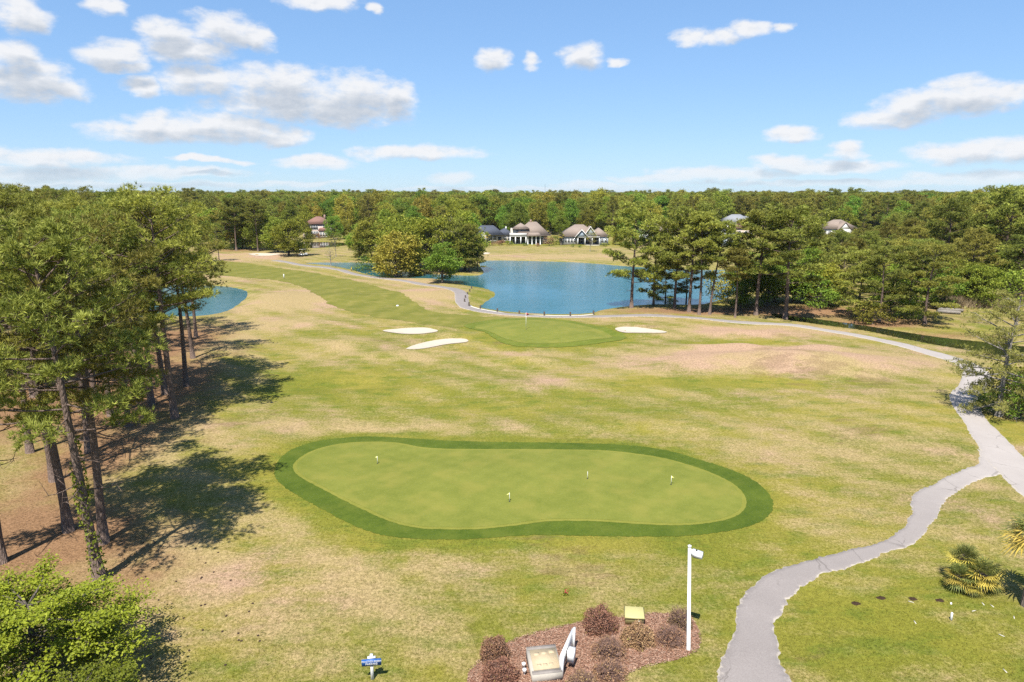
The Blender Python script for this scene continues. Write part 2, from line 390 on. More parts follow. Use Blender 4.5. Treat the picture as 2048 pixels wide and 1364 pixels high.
def mulch_mat():
    m, N = mat('bark_mulch'); p = N.obj()
    v = N.n('ShaderNodeTexVoronoi'); v.inputs['Scale'].default_value = 13; N.put(v.inputs['Vector'], N.vm('MULTIPLY', p, (1, 1.7, 1)))
    f = N.noise(p, 7, 4, .7); sp = N.n('ShaderNodeSeparateColor'); N.put(sp.inputs[0], v.outputs['Color'])
    c = N.mix(sp.outputs[0], (.16, .075, .045), (.38, .215, .145)); c = N.mix(N.ss(f, .55, .75), c, (.44, .33, .26))
    N.surf(N.bsdf(c, .95, N.bump(v.outputs['Distance'], .8, .05), .1).outputs[0]); return m
mulch_m = mulch_mat()
def water_mat():
    m, N = mat('pond_water'); p = N.obj()
    w = N.m('ADD', N.noise(N.vm('MULTIPLY', p, (.8, 1.2, 1)), 1.5, 3, .6), N.m('MULTIPLY', N.noise(p, 5, 2, .6), .35))
    calm = N.ss(N.noise(p, .045, 3), .3, .6, .35, 1.0)
    b = N.n('ShaderNodeBump'); N.put(b.inputs['Strength'], N.m('MULTIPLY', calm, .30)); b.inputs['Distance'].default_value = .16; N.put(b.inputs['Height'], w)
    s = N.bsdf((.016, .088, .105), .06, b.outputs[0], .5, 0, 1); s.inputs['IOR'].default_value = 1.33
    N.surf(s.outputs[0]); return m
water_m = water_mat()
calm_m, N_ = mat('murky_water'); N_.surf(N_.bsdf((.022, .026, .010), .05, N_.bump(N_.noise(N_.obj(), 1.2, 3), .05, .05), .5).outputs[0])
def leaf_mat(name, dark, light, hue=.03, trans=.28, tip=None):
    m, N = mat(name); t = N.attr('tint'); oi = N.n('ShaderNodeObjectInfo').outputs['Random']
    c = N.mix(t, dark, light)
    if tip: c = N.mix(N.ss(t, .8, 1.0), c, tip)
    hs = N.n('ShaderNodeHueSaturation'); N.put(hs.inputs['Color'], c)
    N.put(hs.inputs['Hue'], N.m('ADD', .5 - hue / 2, N.m('MULTIPLY', oi, hue)))
    N.put(hs.inputs['Value'], N.m('ADD', .72, N.m('MULTIPLY', N.m('FRACT', N.m('MULTIPLY', oi, 7.3)), .60)))
    s = N.bsdf(hs.outputs[0], .62, None, .22, 0, 1)
    tr = N.n('ShaderNodeBsdfTranslucent'); N.put(tr.inputs['Color'], hs.outputs[0])
    mx = N.n('ShaderNodeMixShader'); mx.inputs[0].default_value = trans
    N.t.links.new(s.outputs[0], mx.inputs[1]); N.t.links.new(tr.outputs[0], mx.inputs[2]); N.surf(mx.outputs[0]); return m
needle_m = leaf_mat('pine_needles', (.12, .135, .020), (.385, .375, .070), .05, .32)
broad_m = leaf_mat('spring_leaves', (.085, .135, .012), (.29, .34, .042), .08, .40)
yell_m = leaf_mat('yellow_green_leaves', (.17, .17, .016), (.38, .33, .055), .04, .38)
near_m = leaf_mat('maple_leaves', (.095, .125, .007), (.26, .285, .022), .0, .38)
cyp_m = leaf_mat('pale_cypress_leaves', (.20, .20, .04), (.42, .39, .12), .02, .38)
red_m = leaf_mat('maroon_leaves', (.15, .075, .040), (.37, .23, .125), .05, .2, (.28, .24, .07))
twig_m = plain('dry_twigs', (.30, .19, .15), .9, .1, .3, 20)
palm_m = leaf_mat('palm_fronds', (.09, .12, .03), (.29, .29, .08), .02, .35)
palmy_m = leaf_mat('yellowed_palm_fronds', (.34, .26, .04), (.60, .48, .11), .02, .3)
reed_m = leaf_mat('dry_reeds', (.30, .22, .12), (.50, .40, .24), .02, .2)
def bark_mat(name, a, b):
    m, N = mat(name); p = N.obj(); v = N.n('ShaderNodeTexVoronoi', feature='DISTANCE_TO_EDGE'); v.inputs['Scale'].default_value = 5
    N.put(v.inputs['Vector'], N.vm('MULTIPLY', p, (2.2, 2.2, .7))); n = N.noise(p, 4, 5, .7)
    c = N.mix(n, a, b); c = N.mix(N.ss(v.outputs['Distance'], .0, .09, .75, 0), c, tuple(x * .35 for x in a))
    N.surf(N.bsdf(c, .95, N.bump(v.outputs['Distance'], .9, .08), .1).outputs[0]); return m
bark_m = bark_mat('pine_bark', (.12, .082, .062), (.27, .20, .165))
grey_bark_m = bark_mat('grey_bark', (.20, .175, .15), (.42, .38, .33))
oak_bark_m = bark_mat('oak_bark', (.09, .075, .06), (.20, .17, .14))

# ------------------------------------------------------------------ ground, water, greens, sand, paths
COLLAR = smooth_closed(GP([(549,945),(558,923),(584,901),(628,884),(685,874),(738,871),(804,875),(870,880),(980,885),(1111,888),(1243,893),(1331,903),(1397,920),(1460,940),
 (1512,967),(1543,1000),(1543,1026),(1508,1050),(1440,1064),(1340,1072),(1177,1074),(1067,1073),(980,1079),(914,1083),(826,1082),(760,1073),(707,1053),(650,1024),(593,993),(558,967)]), 8)
GREEN = smooth_closed(GP([(593,936),(606,919),(637,901),(681,889),(729,885),(786,887),(839,897),(892,901),(980,903),(1111,906),(1199,908),(1265,914),(1331,923),(1397,941),(1440,960),
 (1470,980),(1484,1003),(1478,1022),(1450,1036),(1400,1044),(1340,1047),(1287,1046),(1177,1043),(1089,1045),(1023,1053),(957,1059),(892,1060),(839,1057),(786,1044),(733,1020),(685,998),(637,972),(606,954)]), 8)
COLLAR2 = smooth_closed(GP([(929,653),(962,644),(1006,640),(1067,639),(1133,642),(1177,651),(1217,662),(1250,673),(1243,682),(1199,690),(1133,696),(1067,697),(1023,694),(997,686),(971,671)]), 8)
GREEN2 = smooth_closed(GP([(949,657),(980,649),(1023,645),(1089,644),(1147,650),(1186,660),(1221,671),(1219,679),(1177,685),(1125,690),(1067,692),(1028,687),(1001,679),(975,668)]), 8)
def ground_attrs(P):
    TAN, GRN, STRAW, LUSH, PINK = GROUND_ZONES
    tan = .40 + 1.25 * blobs(P, TAN) + 1.25 * blobs(P, GRN); straw = blobs(P, STRAW); lush = blobs(P, LUSH); pink = blobs(P, PINK)
    for poly, w_ in ((COLLAR, 1.1), (COLLAR2, 1.6)):
        m = (np.abs(P - poly.mean(0)).max(1) < 30)
        if m.any():
            d = sdf(P[m], poly); tan[m] -= .5 * np.exp(-(np.maximum(d, 0) / w_) ** 2); lush[m] += .25 * np.exp(-(np.maximum(d, 0) / w_) ** 2)
    return {'tan': tan, 'straw': straw, 'lush': lush, 'pink': pink}
def build_ground():
    global GROUND_ZONES
    ys = np.concatenate([np.arange(-60, 8, 3.0), np.exp(np.arange(math.log(14), math.log(420), .0078)) - 6, np.geomspace(430, 12000, 46)])
    us = np.linspace(-1.75, 1.75, 500)
    Yg, Ug = np.meshgrid(ys, us, indexing='ij'); Xg = Ug * np.maximum(Yg + 12, 40)
    P = np.stack([Xg.ravel(), Yg.ravel()], 1); z = land(P)
    far = np.clip((P[:, 1] - 380) / 60, 0, 1); z = z * (1 - far)
    nr, nc = len(ys), len(us)
    i = np.arange(nr - 1)[:, None] * nc; j = np.arange(nc - 1)[None]
    F = np.stack([i + j, i + j + 1, i + nc + j + 1, i + nc + j], -1).reshape(-1, 4)
    TAN = [(1570,722,290,24,1.15),(1500,662,170,12,.8),(600,600,100,40,.7),(480,548,100,14,.6),(480,514,120,9,.8),(690,690,60,22,.35),(660,1200,220,70,.30),
           (330,1120,220,110,.35),(300,880,170,50,.35),(1290,1160,220,40,.15),(1600,900,250,36,.25),(700,852,260,14,.45),(1110,766,70,14,.55),(850,590,80,18,.75),
           (830,562,80,7,.5),(1080,513,240,6,.6),(1150,497,250,8,.15),(430,690,70,40,.35),(1020,637,90,5,.4),(1260,640,160,7,.35),(1060,706,50,8,.3),
           (560,650,90,12,.35),(740,500,100,10,.2),(1700,610,80,6,.0),(830,715,60,10,.35),(1550,655,60,5,.4),(640,1130,300,40,.1)]
    GRN = [(1750,1250,330,120,-.45),(700,760,170,28,-.4),(1470,686,90,5,-.8),(1450,766,280,10,-.6),(540,1160,60,40,-.25),(1480,1110,170,40,-.3),
           (1000,810,420,36,-.25),(700,668,110,10,-.3),(560,628,60,8,-.4),(600,770,60,20,-.4),(1000,1090,500,20,-.15),(960,588,30,14,-.4),(1450,505,120,14,-.3),
           (780,500,60,8,-.1),(1200,487,300,5,-.45),(1900,660,120,10,-.2),(2020,860,60,30,-.4),(1150,1180,200,60,-.12)]
    STRAW = [(60,1080,290,100,1.3),(180,920,130,80,.9),(150,800,280,80,1.3),(330,770,70,50,.9),(320,690,120,50,1.3),(250,1180,110,90,.6),(1360,622,190,9,1.0),
             (1620,622,160,14,1.3),(1760,648,150,11,1.0),(1900,672,160,10,.7),(480,500,110,5,.8),(1880,618,150,10,.5),(30,620,350,60,.8)]
    LUSH = [(1780,1250,330,130,.9),(1500,1110,150,40,.5),(1010,980,560,130,.25),(900,810,500,40,.35)]
    PINK = [(1560,724,300,34,1.1),(1500,664,150,14,.8),(480,514,120,9,.6),(330,1100,220,110,.15),(660,1200,150,60,.35),(850,590,80,16,.4)]
    GROUND_ZONES = (TAN, GRN, STRAW, LUSH, PINK)
    me = np_mesh('ground', np.stack([P[:, 0], P[:, 1], z], 1), [F], ground_attrs(P), True)
    tag(link('ground', me, ground_m), kind='structure')
build_ground()

def sheet(name, outline, material, off, ragged=.0, edge_step=.25, grid=None, zf=None, seed=1, parent=None, kind='structure'):
    """a thin layer draped over the land inside an outline"""
    r = np.random.default_rng(seed); o = resample(outline, edge_step)
    if ragged:
        nx = np.roll(o, -1, 0) - np.roll(o, 1, 0); nx = np.stack([nx[:, 1], -nx[:, 0]], 1) / (np.linalg.norm(nx, axis=1)[:, None] + 1e-9)
        k = r.normal(0, 1, len(o)); k = .5 * k + .35 * np.roll(k, 1) + .35 * np.roll(k, 2)
        o = o + nx * (k * ragged)[:, None]
    lo, hi = o.min(0), o.max(0); g = grid or max(.4, (hi - lo).max() / 60)
    gx, gy = np.meshgrid(np.arange(lo[0], hi[0], g), np.arange(lo[1], hi[1], g)); Q = np.stack([gx.ravel(), gy.ravel()], 1)
    Q = Q + r.uniform(-.01, .01, Q.shape); Q = Q[sdf(Q, o) < -g * .35]
    pts = np.vstack([o, Q]); n = len(o)
    v, _, f, *_ = delaunay_2d_cdt([Vector(p) for p in pts], [], [list(range(n))], 1, 1e-5)
    V = np.array([(p.x, p.y) for p in v]); z = land(V) + off
    tri = np.array([t for t in f if len(t) == 3])
    a = V[tri[:, 1]] - V[tri[:, 0]]; b = V[tri[:, 2]] - V[tri[:, 0]]
    flip = a[:, 0] * b[:, 1] - a[:, 1] * b[:, 0] < 0; tri[flip] = tri[flip][:, ::-1]
    me = np_mesh(name, np.stack([V[:, 0], V[:, 1], z], 1), [tri], None, True)
    return tag(link(name, me, material, parent), kind=kind)

for (nm, w, bank, lv) in WATERS:                          # water sheets run a little under their banks
    d = np.roll(w, -1, 0) - np.roll(w, 1, 0); nrm = np.stack([d[:, 1], -d[:, 0]], 1) / (np.linalg.norm(d, axis=1)[:, None] + 1e-9)
    area = np.sum(w[:, 0] * np.roll(w[:, 1], -1) - np.roll(w[:, 0], -1) * w[:, 1])
    o = resample(w + nrm * (.5 if area > 0 else -.5), 1.2)
    v, _, f, *_ = delaunay_2d_cdt([Vector(p) for p in o], [], [list(range(len(o)))], 1, 1e-5)
    mb = MB().add([(p.x, p.y, lv) for p in v], f3=[t if (v[t[1]] - v[t[0]]).cross(v[t[2]] - v[t[0]]) > 0 else t[::-1] for t in f if len(t) == 3])
    tag(mb.build(nm, calm_m if nm == 'ditch_water' or w is POND_F else water_m), kind='structure')

FAIRWAY = smooth_closed(GP([(400,524),(440,522),(500,528),(560,536),(640,548),(700,560),(760,575),(800,590),(835,610),(860,622),(930,630),(1010,636),(990,642),(930,655),
 (880,652),(800,640),(720,628),(665,612),(630,592),(600,572),(560,562),(500,556),(450,552),(395,545)]), 6)
sheet('fairway', FAIRWAY, fairway_m, .022, .25, .5, 1.3, seed=2)
def grow(poly, k):
    p = resample(poly, .3); t = np.roll(p, -1, 0) - np.roll(p, 1, 0); n = np.stack([t[:, 1], -t[:, 0]], 1) / (np.linalg.norm(t, axis=1)[:, None] + 1e-9)
    area = np.sum(p[:, 0] * np.roll(p[:, 1], -1) - np.roll(p[:, 0], -1) * p[:, 1]); return p + n * (k if area > 0 else -k)
first_cut_m = turf_mat('first_cut_turf', (.14, .155, .020), (.235, .225, .045), (.9,), .1, .4, 12)
sheet('collar_turf', COLLAR, collar_m, .014, .03, .06, .55, seed=3)
sheet('first_cut', grow(GREEN, .22), first_cut_m, .022, .02, .08, .55, seed=7)
sheet('putting_green', GREEN, green_m, .030, .012, .10, .55, seed=4)
far_collar_m = turf_mat('far_collar_turf', (.070, .105, .010), (.165, .185, .028), (.9,), .15, .3, 7, (.18, .185, .03))
sheet('collar_turf', COLLAR2, far_collar_m, .034, .10, .25, .7, seed=5)
sheet('putting_green', GREEN2, green_m, .050, .03, .25, .7, seed=6)
for i, b in enumerate(BUNKERS): sheet('sand_bunker', b, sand_m, .055, .025, .25, .5, seed=10 + i)

def ribbon(mb_lists, center, width, off, step, seed, pale, wear=1.0):
    """path strip: centre line, half widths, ragged broken edges, a shallow slab that stands a little proud"""
    r = np.random.default_rng(seed); c = resample(center, step, False); n = len(c)
    t = np.gradient(c, axis=0); t /= np.linalg.norm(t, axis=1)[:, None]; nr = np.stack([-t[:, 1], t[:, 0]], 1)
    s0 = np.concatenate([[0], np.cumsum(np.linalg.norm(np.diff(center, axis=0), axis=1))]); s1 = np.concatenate([[0], np.cumsum(np.linalg.norm(np.diff(c, axis=0), axis=1))])
    hw = np.interp(s1 / s1[-1], s0 / s0[-1], width); pl = np.interp(s1 / s1[-1], s0 / s0[-1], pale)
    def rag():
        k = r.normal(0, 1, n); k2 = np.convolve(r.normal(0, 1, n), np.ones(9) / 3, 'same'); return .03 * k + .055 * k2
    L, R = hw + rag(), hw + rag()
    frac = np.array([-1, -.93, -.6, -.2, .2, .6, .93, 1.0]); V = []; E = []; PA = []
    for q in frac:
        w_ = np.where(q < 0, L, R) * abs(q); P = c + nr * (np.sign(q) * w_)[:, None]
        V.append(np.column_stack([P, land(P) + (off if abs(q) < 1 else off - .10)])); E.append(np.full(n, abs(q))); PA.append(pl)
    V = np.stack(V, 1).reshape(-1, 3); E = np.stack(E, 1).ravel(); PA = np.stack(PA, 1).ravel(); k = len(frac)
    i = np.arange(n - 1)[:, None] * k; j = np.arange(k - 1)[None]
    F = np.stack([i + j + 1, i + j, i + k + j, i + k + j + 1], -1).reshape(-1, 4)
    mb_lists.append((V, F, E, PA))
parts = []
far_c = GP([(548,521),(573,524),(607,530.5),(677,539),(700,545),(748,554.5),(813,562),(861,571),(900,578.5),(921,588),(924,600),(930,611),(957,620),(1000,628),(1053,632.5),(1120,634),
            (1183,632.5),(1240,631),(1296,632),(1381,636),(1440,641),(1504,645),(1601,653),(1698,667),(1795,687),(1875,709),(1938,733),(1950,752),(1944,775),(1926,798),(1950,840),(1985,884),(2012,920),(2045,950),(2120,1010)])
nf = len(far_c)
ribbon(parts, smooth_open(far_c, 8), np.interp(np.arange((nf - 1) * 8 + 1), [0, 60, 68, 110, 180, 208, 216, 240, 256, 272, (nf - 1) * 8], [.95, .95, 1.3, .85, .95, 1.1, 1.25, .95, 1.35, 1.5, 1.5]), .034, .3, 21,
       np.interp(np.arange((nf - 1) * 8 + 1), [0, 150, 180, 210, 262, 276], [.0, .0, .5, .8, .75, .6]))
pairs = [((1990,893),(2062,972)),((1970,912),(2034,953)),((1957,929),(2010,945)),((1925,940),(1970,956)),((1892,953),(1935,974)),((1850,973),(1905,990)),((1828,985),(1890,1003)),((1823,1010),(1880,1018)),((1822,1033),(1872,1041)),((1811,1054),(1850,1068)),
 ((1777,1075),(1815,1093)),((1740,1089),(1765,1111)),((1700,1101),(1720,1127)),((1660,1110),(1690,1136)),((1618,1120),(1650,1147)),((1576,1131),(1625,1160)),((1545,1145),(1605,1172)),((1520,1157),(1590,1183)),((1500,1174),(1578,1195)),
 ((1486,1191),(1570,1210)),((1464,1230),(1558,1240)),((1460,1272),(1557,1272)),((1450,1310),(1562,1310)),((1434,1364),(1590,1364)),((1400,1500),(1640,1500))]
Le, Re = GP([q[0] for q in pairs]), GP([q[1] for q in pairs]); near_c = (Le + Re) / 2; wid = np.linalg.norm(Le - Re, axis=1) / 2
nn = len(near_c); fine = np.arange((nn - 1) * 8 + 1) / 8
tn_ = np.gradient(near_c, axis=0); tn_ /= np.linalg.norm(tn_, axis=1)[:, None]; dv = (Le - Re) / (2 * wid[:, None]); wid = wid * np.abs(tn_[:, 0] * dv[:, 1] - tn_[:, 1] * dv[:, 0])
ribbon(parts, smooth_open(near_c, 8), np.interp(fine, np.arange(nn), wid), .026, .14, 22, np.interp(fine, [0, 3, 7, 13], [.75, .6, .2, .0]))
base = 0; Vs, Fs, Es, Ps = [], [], [], []
for V, F, E, PA in parts: Vs.append(V); Fs.append(F + base); Es.append(E); Ps.append(PA); base += len(V)
tag(link('cart_path', np_mesh('cart_path', np.concatenate(Vs), [np.concatenate(Fs)], {'edge': np.concatenate(Es), 'pale': np.concatenate(Ps)}, True), path_m), kind='structure')
BED = smooth_closed(GP([(935,1364),(950,1335),(985,1308),(1040,1277),(1105,1258),(1160,1245),(1215,1236),(1290,1228),(1350,1226),(1388,1240),(1398,1270),(1392,1300),(1345,1318),(1290,1330),(1250,1350),(1245,1390),(1200,1450),(960,1450)]), 6)
sheet('mulch_bed', BED, mulch_m, .016, .05, .10, .35, seed=31)

# ------------------------------------------------------------------ trees
def unit(r, n):
    v = r.normal(0, 1, (n, 3)); return v / np.linalg.norm(v, axis=1)[:, None]
def needles(r, P, A, nn, ln, w, spread):
    """starbursts of needles: one burst at every P, pointing along A"""
    k = len(P); D = A[:, None] * spread + unit(r, k * nn).reshape(k, nn, 3); D /= np.linalg.norm(D, axis=2)[..., None]
    S = np.cross(D, unit(r, k * nn).reshape(k, nn, 3)); S /= np.linalg.norm(S, axis=2)[..., None] + 1e-9
    L = ln * r.uniform(.65, 1.15, (k, nn, 1)); B = P[:, None] + D * L * .08
    V = np.stack([B - S * w / 2, B + S * w / 2, P[:, None] + D * L], 2).reshape(-1, 3)
    tint = np.repeat(np.clip(r.normal(.45, .22, k), 0, 1), nn * 3)
    return V, np.arange(len(V)).reshape(-1, 3), tint
def leaves(r, P, size, up=.5, tintm=.45, fold=True, aspect=.62):
    """leaf shaped quads folded along the midrib"""
    k = len(P); Nn = unit(r, k) + np.array([0, 0, up]); Nn /= np.linalg.norm(Nn, axis=1)[:, None]
    D = np.cross(Nn, unit(r, k)); D /= np.linalg.norm(D, axis=1)[:, None] + 1e-9; S = np.cross(Nn, D)
    s = size * r.uniform(.6, 1.25, (k, 1))
    V = np.stack([P - D * s * .5, P + S * s * aspect * .5 + Nn * s * .1, P + D * s * .5, P - S * s * aspect * .5 + Nn * s * .1], 1).reshape(-1, 3)
    q = np.arange(k * 4).reshape(-1, 4)
    return V, np.concatenate([q[:, [0, 1, 2]], q[:, [0, 2, 3]]]), np.repeat(np.clip(r.normal(tintm, .22, k), 0, 1), 4)
def trunk_line(r, H, lean, wob, n=12):
    t = np.linspace(0, 1, n); a, b = r.uniform(0, 6.3, 2)
    x = lean[0] * H * t + wob * np.sin(t * 4 + a) * t; y = lean[1] * H * t + wob * np.sin(t * 3.3 + b) * t
    return np.stack([x, y, t * H], 1)
def make_pine(seed, H=16, r0=.24, t0=.45, R=3.6, nl=34, subs=7, per=14, clump=.42, ln=.27, w=.030, nn=12, lean=(0, 0), round_=.75, limb_r=.055, dead=5, droop=0.0, spread=.8, top_flat=.9):
    r = np.random.default_rng(seed); tl = trunk_line(r, H, lean, .25)
    mb = MB(); rad = r0 * (1 - .84 * np.linspace(0, 1, len(tl)) ** 1.1); rad[0] *= 1.35
    mb.tube(tl, rad, 9)
    at = lambda t: np.array([np.interp(t, np.linspace(0, 1, len(tl)), tl[:, k]) for k in range(3)])
    P, A = [], []
    for i in range(nl + dead):
        isdead = i >= nl
        t = (t0 + (top_flat + .08 - t0) * ((i + r.uniform(0, .8)) / nl)) if not isdead else r.uniform(t0 * .62, t0 * 1.05)
        q = min(1, max(0, (t - t0) / (1 - t0))); az = i * 2.39996 + r.uniform(-.5, .5)
        L = R * (math.sin(math.pi * (.20 + .76 * q)) ** round_) * r.uniform(.62, 1.15) if not isdead else R * r.uniform(.25, .55)
        e0 = -.12 + .95 * q + r.uniform(-.18, .18) - droop; L = max(L, .5)
        s = np.linspace(0, 1, 6); elev = e0 + .35 * s ** 2 - droop * s
        hx = np.cumsum(np.cos(elev)) * L / 6; hz = np.cumsum(np.sin(elev)) * L / 6
        wig = r.normal(0, .05 * L, 6) * s; d = np.array([math.cos(az), math.sin(az)]); nrm = np.array([-d[1], d[0]])
        o = at(min(t, .995)); line = np.stack([o[0] + d[0] * hx + nrm[0] * wig, o[1] + d[1] * hx + nrm[1] * wig, o[2] + hz], 1); line[0] = o
        mb.tube(line, limb_r * (L / R * .8 + .3) * np.linspace(1, .3, 6), 4, False)
        if isdead:
            for _ in range(3):
                k = r.integers(2, 6); b = line[k]; mb.tube([b, b + unit(r, 1)[0] * r.uniform(.3, .8)], [.018, .006], 3, False)
            continue
        for j in range(subs):
            f = .28 + .72 * (j + r.uniform(0, 1)) / subs; b = np.array([np.interp(f, s, line[:, k]) for k in range(3)])
            side = r.choice([-1, 1]) * r.uniform(.3, 1.0); sl = L * r.uniform(.14, .36) * (1.15 - .5 * f) + .22
            v = np.array([d[0] + nrm[0] * side, d[1] + nrm[1] * side, r.uniform(.05, .65) - droop * .9]); v /= np.linalg.norm(v)
            e = b + v * sl
            mb.tube([b, b + v * sl * .6 + np.array([0, 0, -.03]), e], [.026, .018, .008], 3, False)
            m = max(3, int(per * r.uniform(.6, 1.3)))
            uu = unit(r, m); uu[:, 2] = np.where(uu[:, 2] < -.25, -uu[:, 2], uu[:, 2]); cc = e + uu * np.array([clump, clump, clump * .62]) * (r.uniform(.35, 1.25, m) * r.uniform(.8, 1.2))[:, None] * 1.35
            back = r.uniform(0, .7, m)[:, None] * (b - e) * (r.uniform(0, 1, m) < .35)[:, None]
            P.append(cc + back); A.append(uu * .9 + v * .2 + np.array([0, 0, .45]))
    P = np.concatenate(P); A = np.concatenate(A); V, F, T = needles(r, P, A, nn, ln, w, spread)
    return mb, (V, F, T), H
def make_broad(seed, H=10, r0=.25, t0=.25, R=4.0, clumps=110, per=46, cr=.75, size=.30, shape=1.0, flat=1.0, limbs=9, up=.5):
    r = np.random.default_rng(seed); mb = MB(); tl = trunk_line(r, H * .8, (r.uniform(-.03, .03), r.uniform(-.03, .03)), .2, 8)
    mb.tube(tl, r0 * np.linspace(1.2, .2, 8), 8)
    cz = H * (t0 + (1 - t0) * .52); hz = H * (1 - t0) * .5
    U = unit(r, clumps); rr = r.uniform(.45, 1.0, clumps) ** .6
    lob = 1 + .26 * np.sin(U[:, 0] * 3.1 + seed) + .22 * np.sin(U[:, 1] * 4.3 + seed * 2) + .14 * np.sin(U[:, 2] * 5 + seed * 3)
    C = U * (rr * lob)[:, None] * np.array([R, R, hz * flat]) * .88 + np.array([0, 0, cz])
    taper = 1 - .35 * shape * np.clip((C[:, 2] - cz) / hz, 0, 1); C[:, :2] *= taper[:, None]
    C[:, 2] = np.maximum(C[:, 2], H * t0 * .8)
    for c in C[::max(1, clumps // (limbs * 4))]:
        b = tl[min(7, max(1, int(len(tl) * (c[2] / H) * .75)))]
        mid = (b + c) / 2 + np.array([0, 0, -.15 * np.linalg.norm(c - b)]) * .5
        mb.tube([b, mid, c], [r0 * .35, r0 * .2, .012], 4, False)
    P = np.concatenate([c + r.normal(0, 1, (max(4, int(per * r.uniform(.5, 1.4))), 3)) * np.array([cr, cr, cr * .6]) * .6 for c in C])
    return mb, leaves(r, P, size, up), H

def tree_kind(name, gen, leaf, bark):
    mb, (V, F, T), H = gen
    return dict(name=name, H=H, trunk=mb.mesh(name + '_trunk', True), crown=np_mesh(name + '_crown', V, [F], {'tint': T}), leaf=leaf, bark=bark)
def plant(kind, loc, h, label, group=None, rz=None, sx=1.0, name=None, cat='tree'):
    s = h / kind['H']; o = empty(name or kind['name'], (loc[0], loc[1], loc[2] - .05), RND.uniform(0, 6.28) if rz is None else rz)
    o.scale = (s * sx, s * sx, s)
    link('trunk', kind['trunk'], kind['bark'], o); link('crown', kind['crown'], kind['leaf'], o)
    tag(o, label, cat, group); return o
RND = random.Random(5)
PN = [tree_kind('pine_tree', make_pine(s, H=16, t0=t0, R=R, nl=nl, subs=5, per=19, lean=ln_, clump=.44, nn=12, ln=.32, w=.045, dead=10), needle_m, bark_m)
      for s, t0, R, nl, ln_ in ((11, .46, 4.2, 30, (.02, .01)), (12, .52, 3.9, 27, (-.02, .02)), (13, .42, 4.1, 32, (.015, -.02)))]
PLEAN = tree_kind('pine_tree', make_pine(14, H=16, t0=.46, R=3.9, nl=30, subs=5, per=19, lean=(-.05, -.01), clump=.44, nn=12, ln=.32, w=.045, dead=10), needle_m, bark_m)
PM = [tree_kind('pine_tree', make_pine(s, H=14, r0=.22, t0=t0, R=R, nl=27, subs=5, per=20, clump=.52, ln=.44, w=.10, nn=8, round_=.6, dead=3), needle_m, bark_m)
      for s, t0, R in ((21, .26, 4.2), (22, .36, 3.9), (23, .14, 4.2), (24, .50, 3.2))]
PSPARSE = [tree_kind('pine_tree', make_pine(s, H=14, r0=.17, t0=.58, R=2.3, nl=24, subs=6, per=10, clump=.40, ln=.42, w=.09, nn=9, dead=5, lean=l), needle_m, bark_m) for s, l in ((26, (.01, 0)), (27, (.07, .0)))]
BR = [tree_kind('broadleaf_tree', make_broad(s, H=11, t0=t0, R=R, clumps=cl, shape=sh, per=74, cr=.92, size=.40), m_, oak_bark_m)
      for s, t0, R, cl, sh, m_ in ((31, .08, 5.2, 140, .7, broad_m), (32, .10, 4.6, 125, 1.1, broad_m), (33, .06, 4.8, 125, .8, yell_m))]
SAP = tree_kind('young_tree', make_broad(34, H=9, r0=.11, t0=.28, R=2.6, clumps=34, per=26, cr=.55, size=.24, shape=1.0, limbs=8), yell_m, grey_bark_m)
BUSH = [tree_kind('bush', make_broad(s, H=3, r0=.06, t0=.0, R=2.0, clumps=46, per=40, cr=.5, size=.2, shape=.6), m_, oak_bark_m) for s, m_ in ((41, broad_m), (42, yell_m))]

def broad_at(px, py, top, kind, label, group=None, sx=1.0):
    p = on(px, py); taken.append(np.array(p[:2])); return plant(kind, p, height_at(px, top, p.y), label, group, None, sx)
taken = []
# --- left wood: the pines that stand out, then the rest of the wood
def pine_at(px, py, top, kind, label, group=None, rz=None, sx=1.0, name=None):
    p = on(px, py); return plant(kind, p, height_at(px, top, p.y), label, group, rz, sx, name)
LW = 'pines of the wood left of the practice green'
TA = pine_at(200, 1160, 470, PLEAN, 'leaning pine with green ivy climbing its trunk, nearest the camera on the left', LW, 0.0)
pine_at(207, 1085, 478, PN[0], 'straight dark pine trunk just behind the ivy clad leaning pine', LW, .6)
pine_at(138, 1062, 452, PN[1], 'dark pine trunk left of the ivy clad pine, rising from the shade', LW, 2.2)
pine_at(2, 1125, 500, PN[2], 'pine trunk cut off by the left edge of the photo', LW, 1.1)
pine_at(350, 836, 405, PN[0], 'tall pine at the front corner of the left wood before the small pond', LW, 2.9, 1.05)
pine_at(303, 810, 420, PN[1], 'pine second in from the corner of the left wood', LW, 4.4)
pine_at(222, 832, 440, PN[2], 'pine with bare lower limbs in the middle of the left wood edge', LW, 3.3)
pine_at(60, 905, 470, PN[1], 'pine behind the dark trunks at the left of the wood', LW, 5.2)
for i, (x, y, t, lab) in enumerate(((372,772,440,'pine on the outer edge of the left wood, behind the corner pine'),(386,716,436,'pine on the outer edge of the left wood, two behind the corner pine'),(392,674,448,'pine at the far outer edge of the left wood, beside the small pond'),(330,788,420,'pine just left of and behind the corner pine'),(282,776,405,'pine in the second row of the left wood edge'),(258,852,462,'pine in front of the bare limbed pine of the left wood'),(178,905,478,'pine standing behind the two dark near trunks'),(108,962,470,'pine left of and behind the two dark near trunks'))):
    pine_at(x, y, t, PN[i % 3], lab, LW, i * 1.3)
taken += [np.array(o.location[:2]) for o in COL.objects if o.name.startswith('pine_tree')]
def scatter(poly, n, mind, seed, ok=None, tries=40):
    r = np.random.default_rng(seed); poly = np.asarray(poly, float); lo, hi = poly.min(0), poly.max(0); out = []
    for _ in range(n * tries):
        p = r.uniform(lo, hi)
        if sdf(p[None], poly)[0] > 0 or (ok and not ok(p)): continue
        if any(np.hypot(*(p - q)) < mind for q in taken): continue
        taken.append(p); out.append(p)
        if len(out) >= n: break
    return out
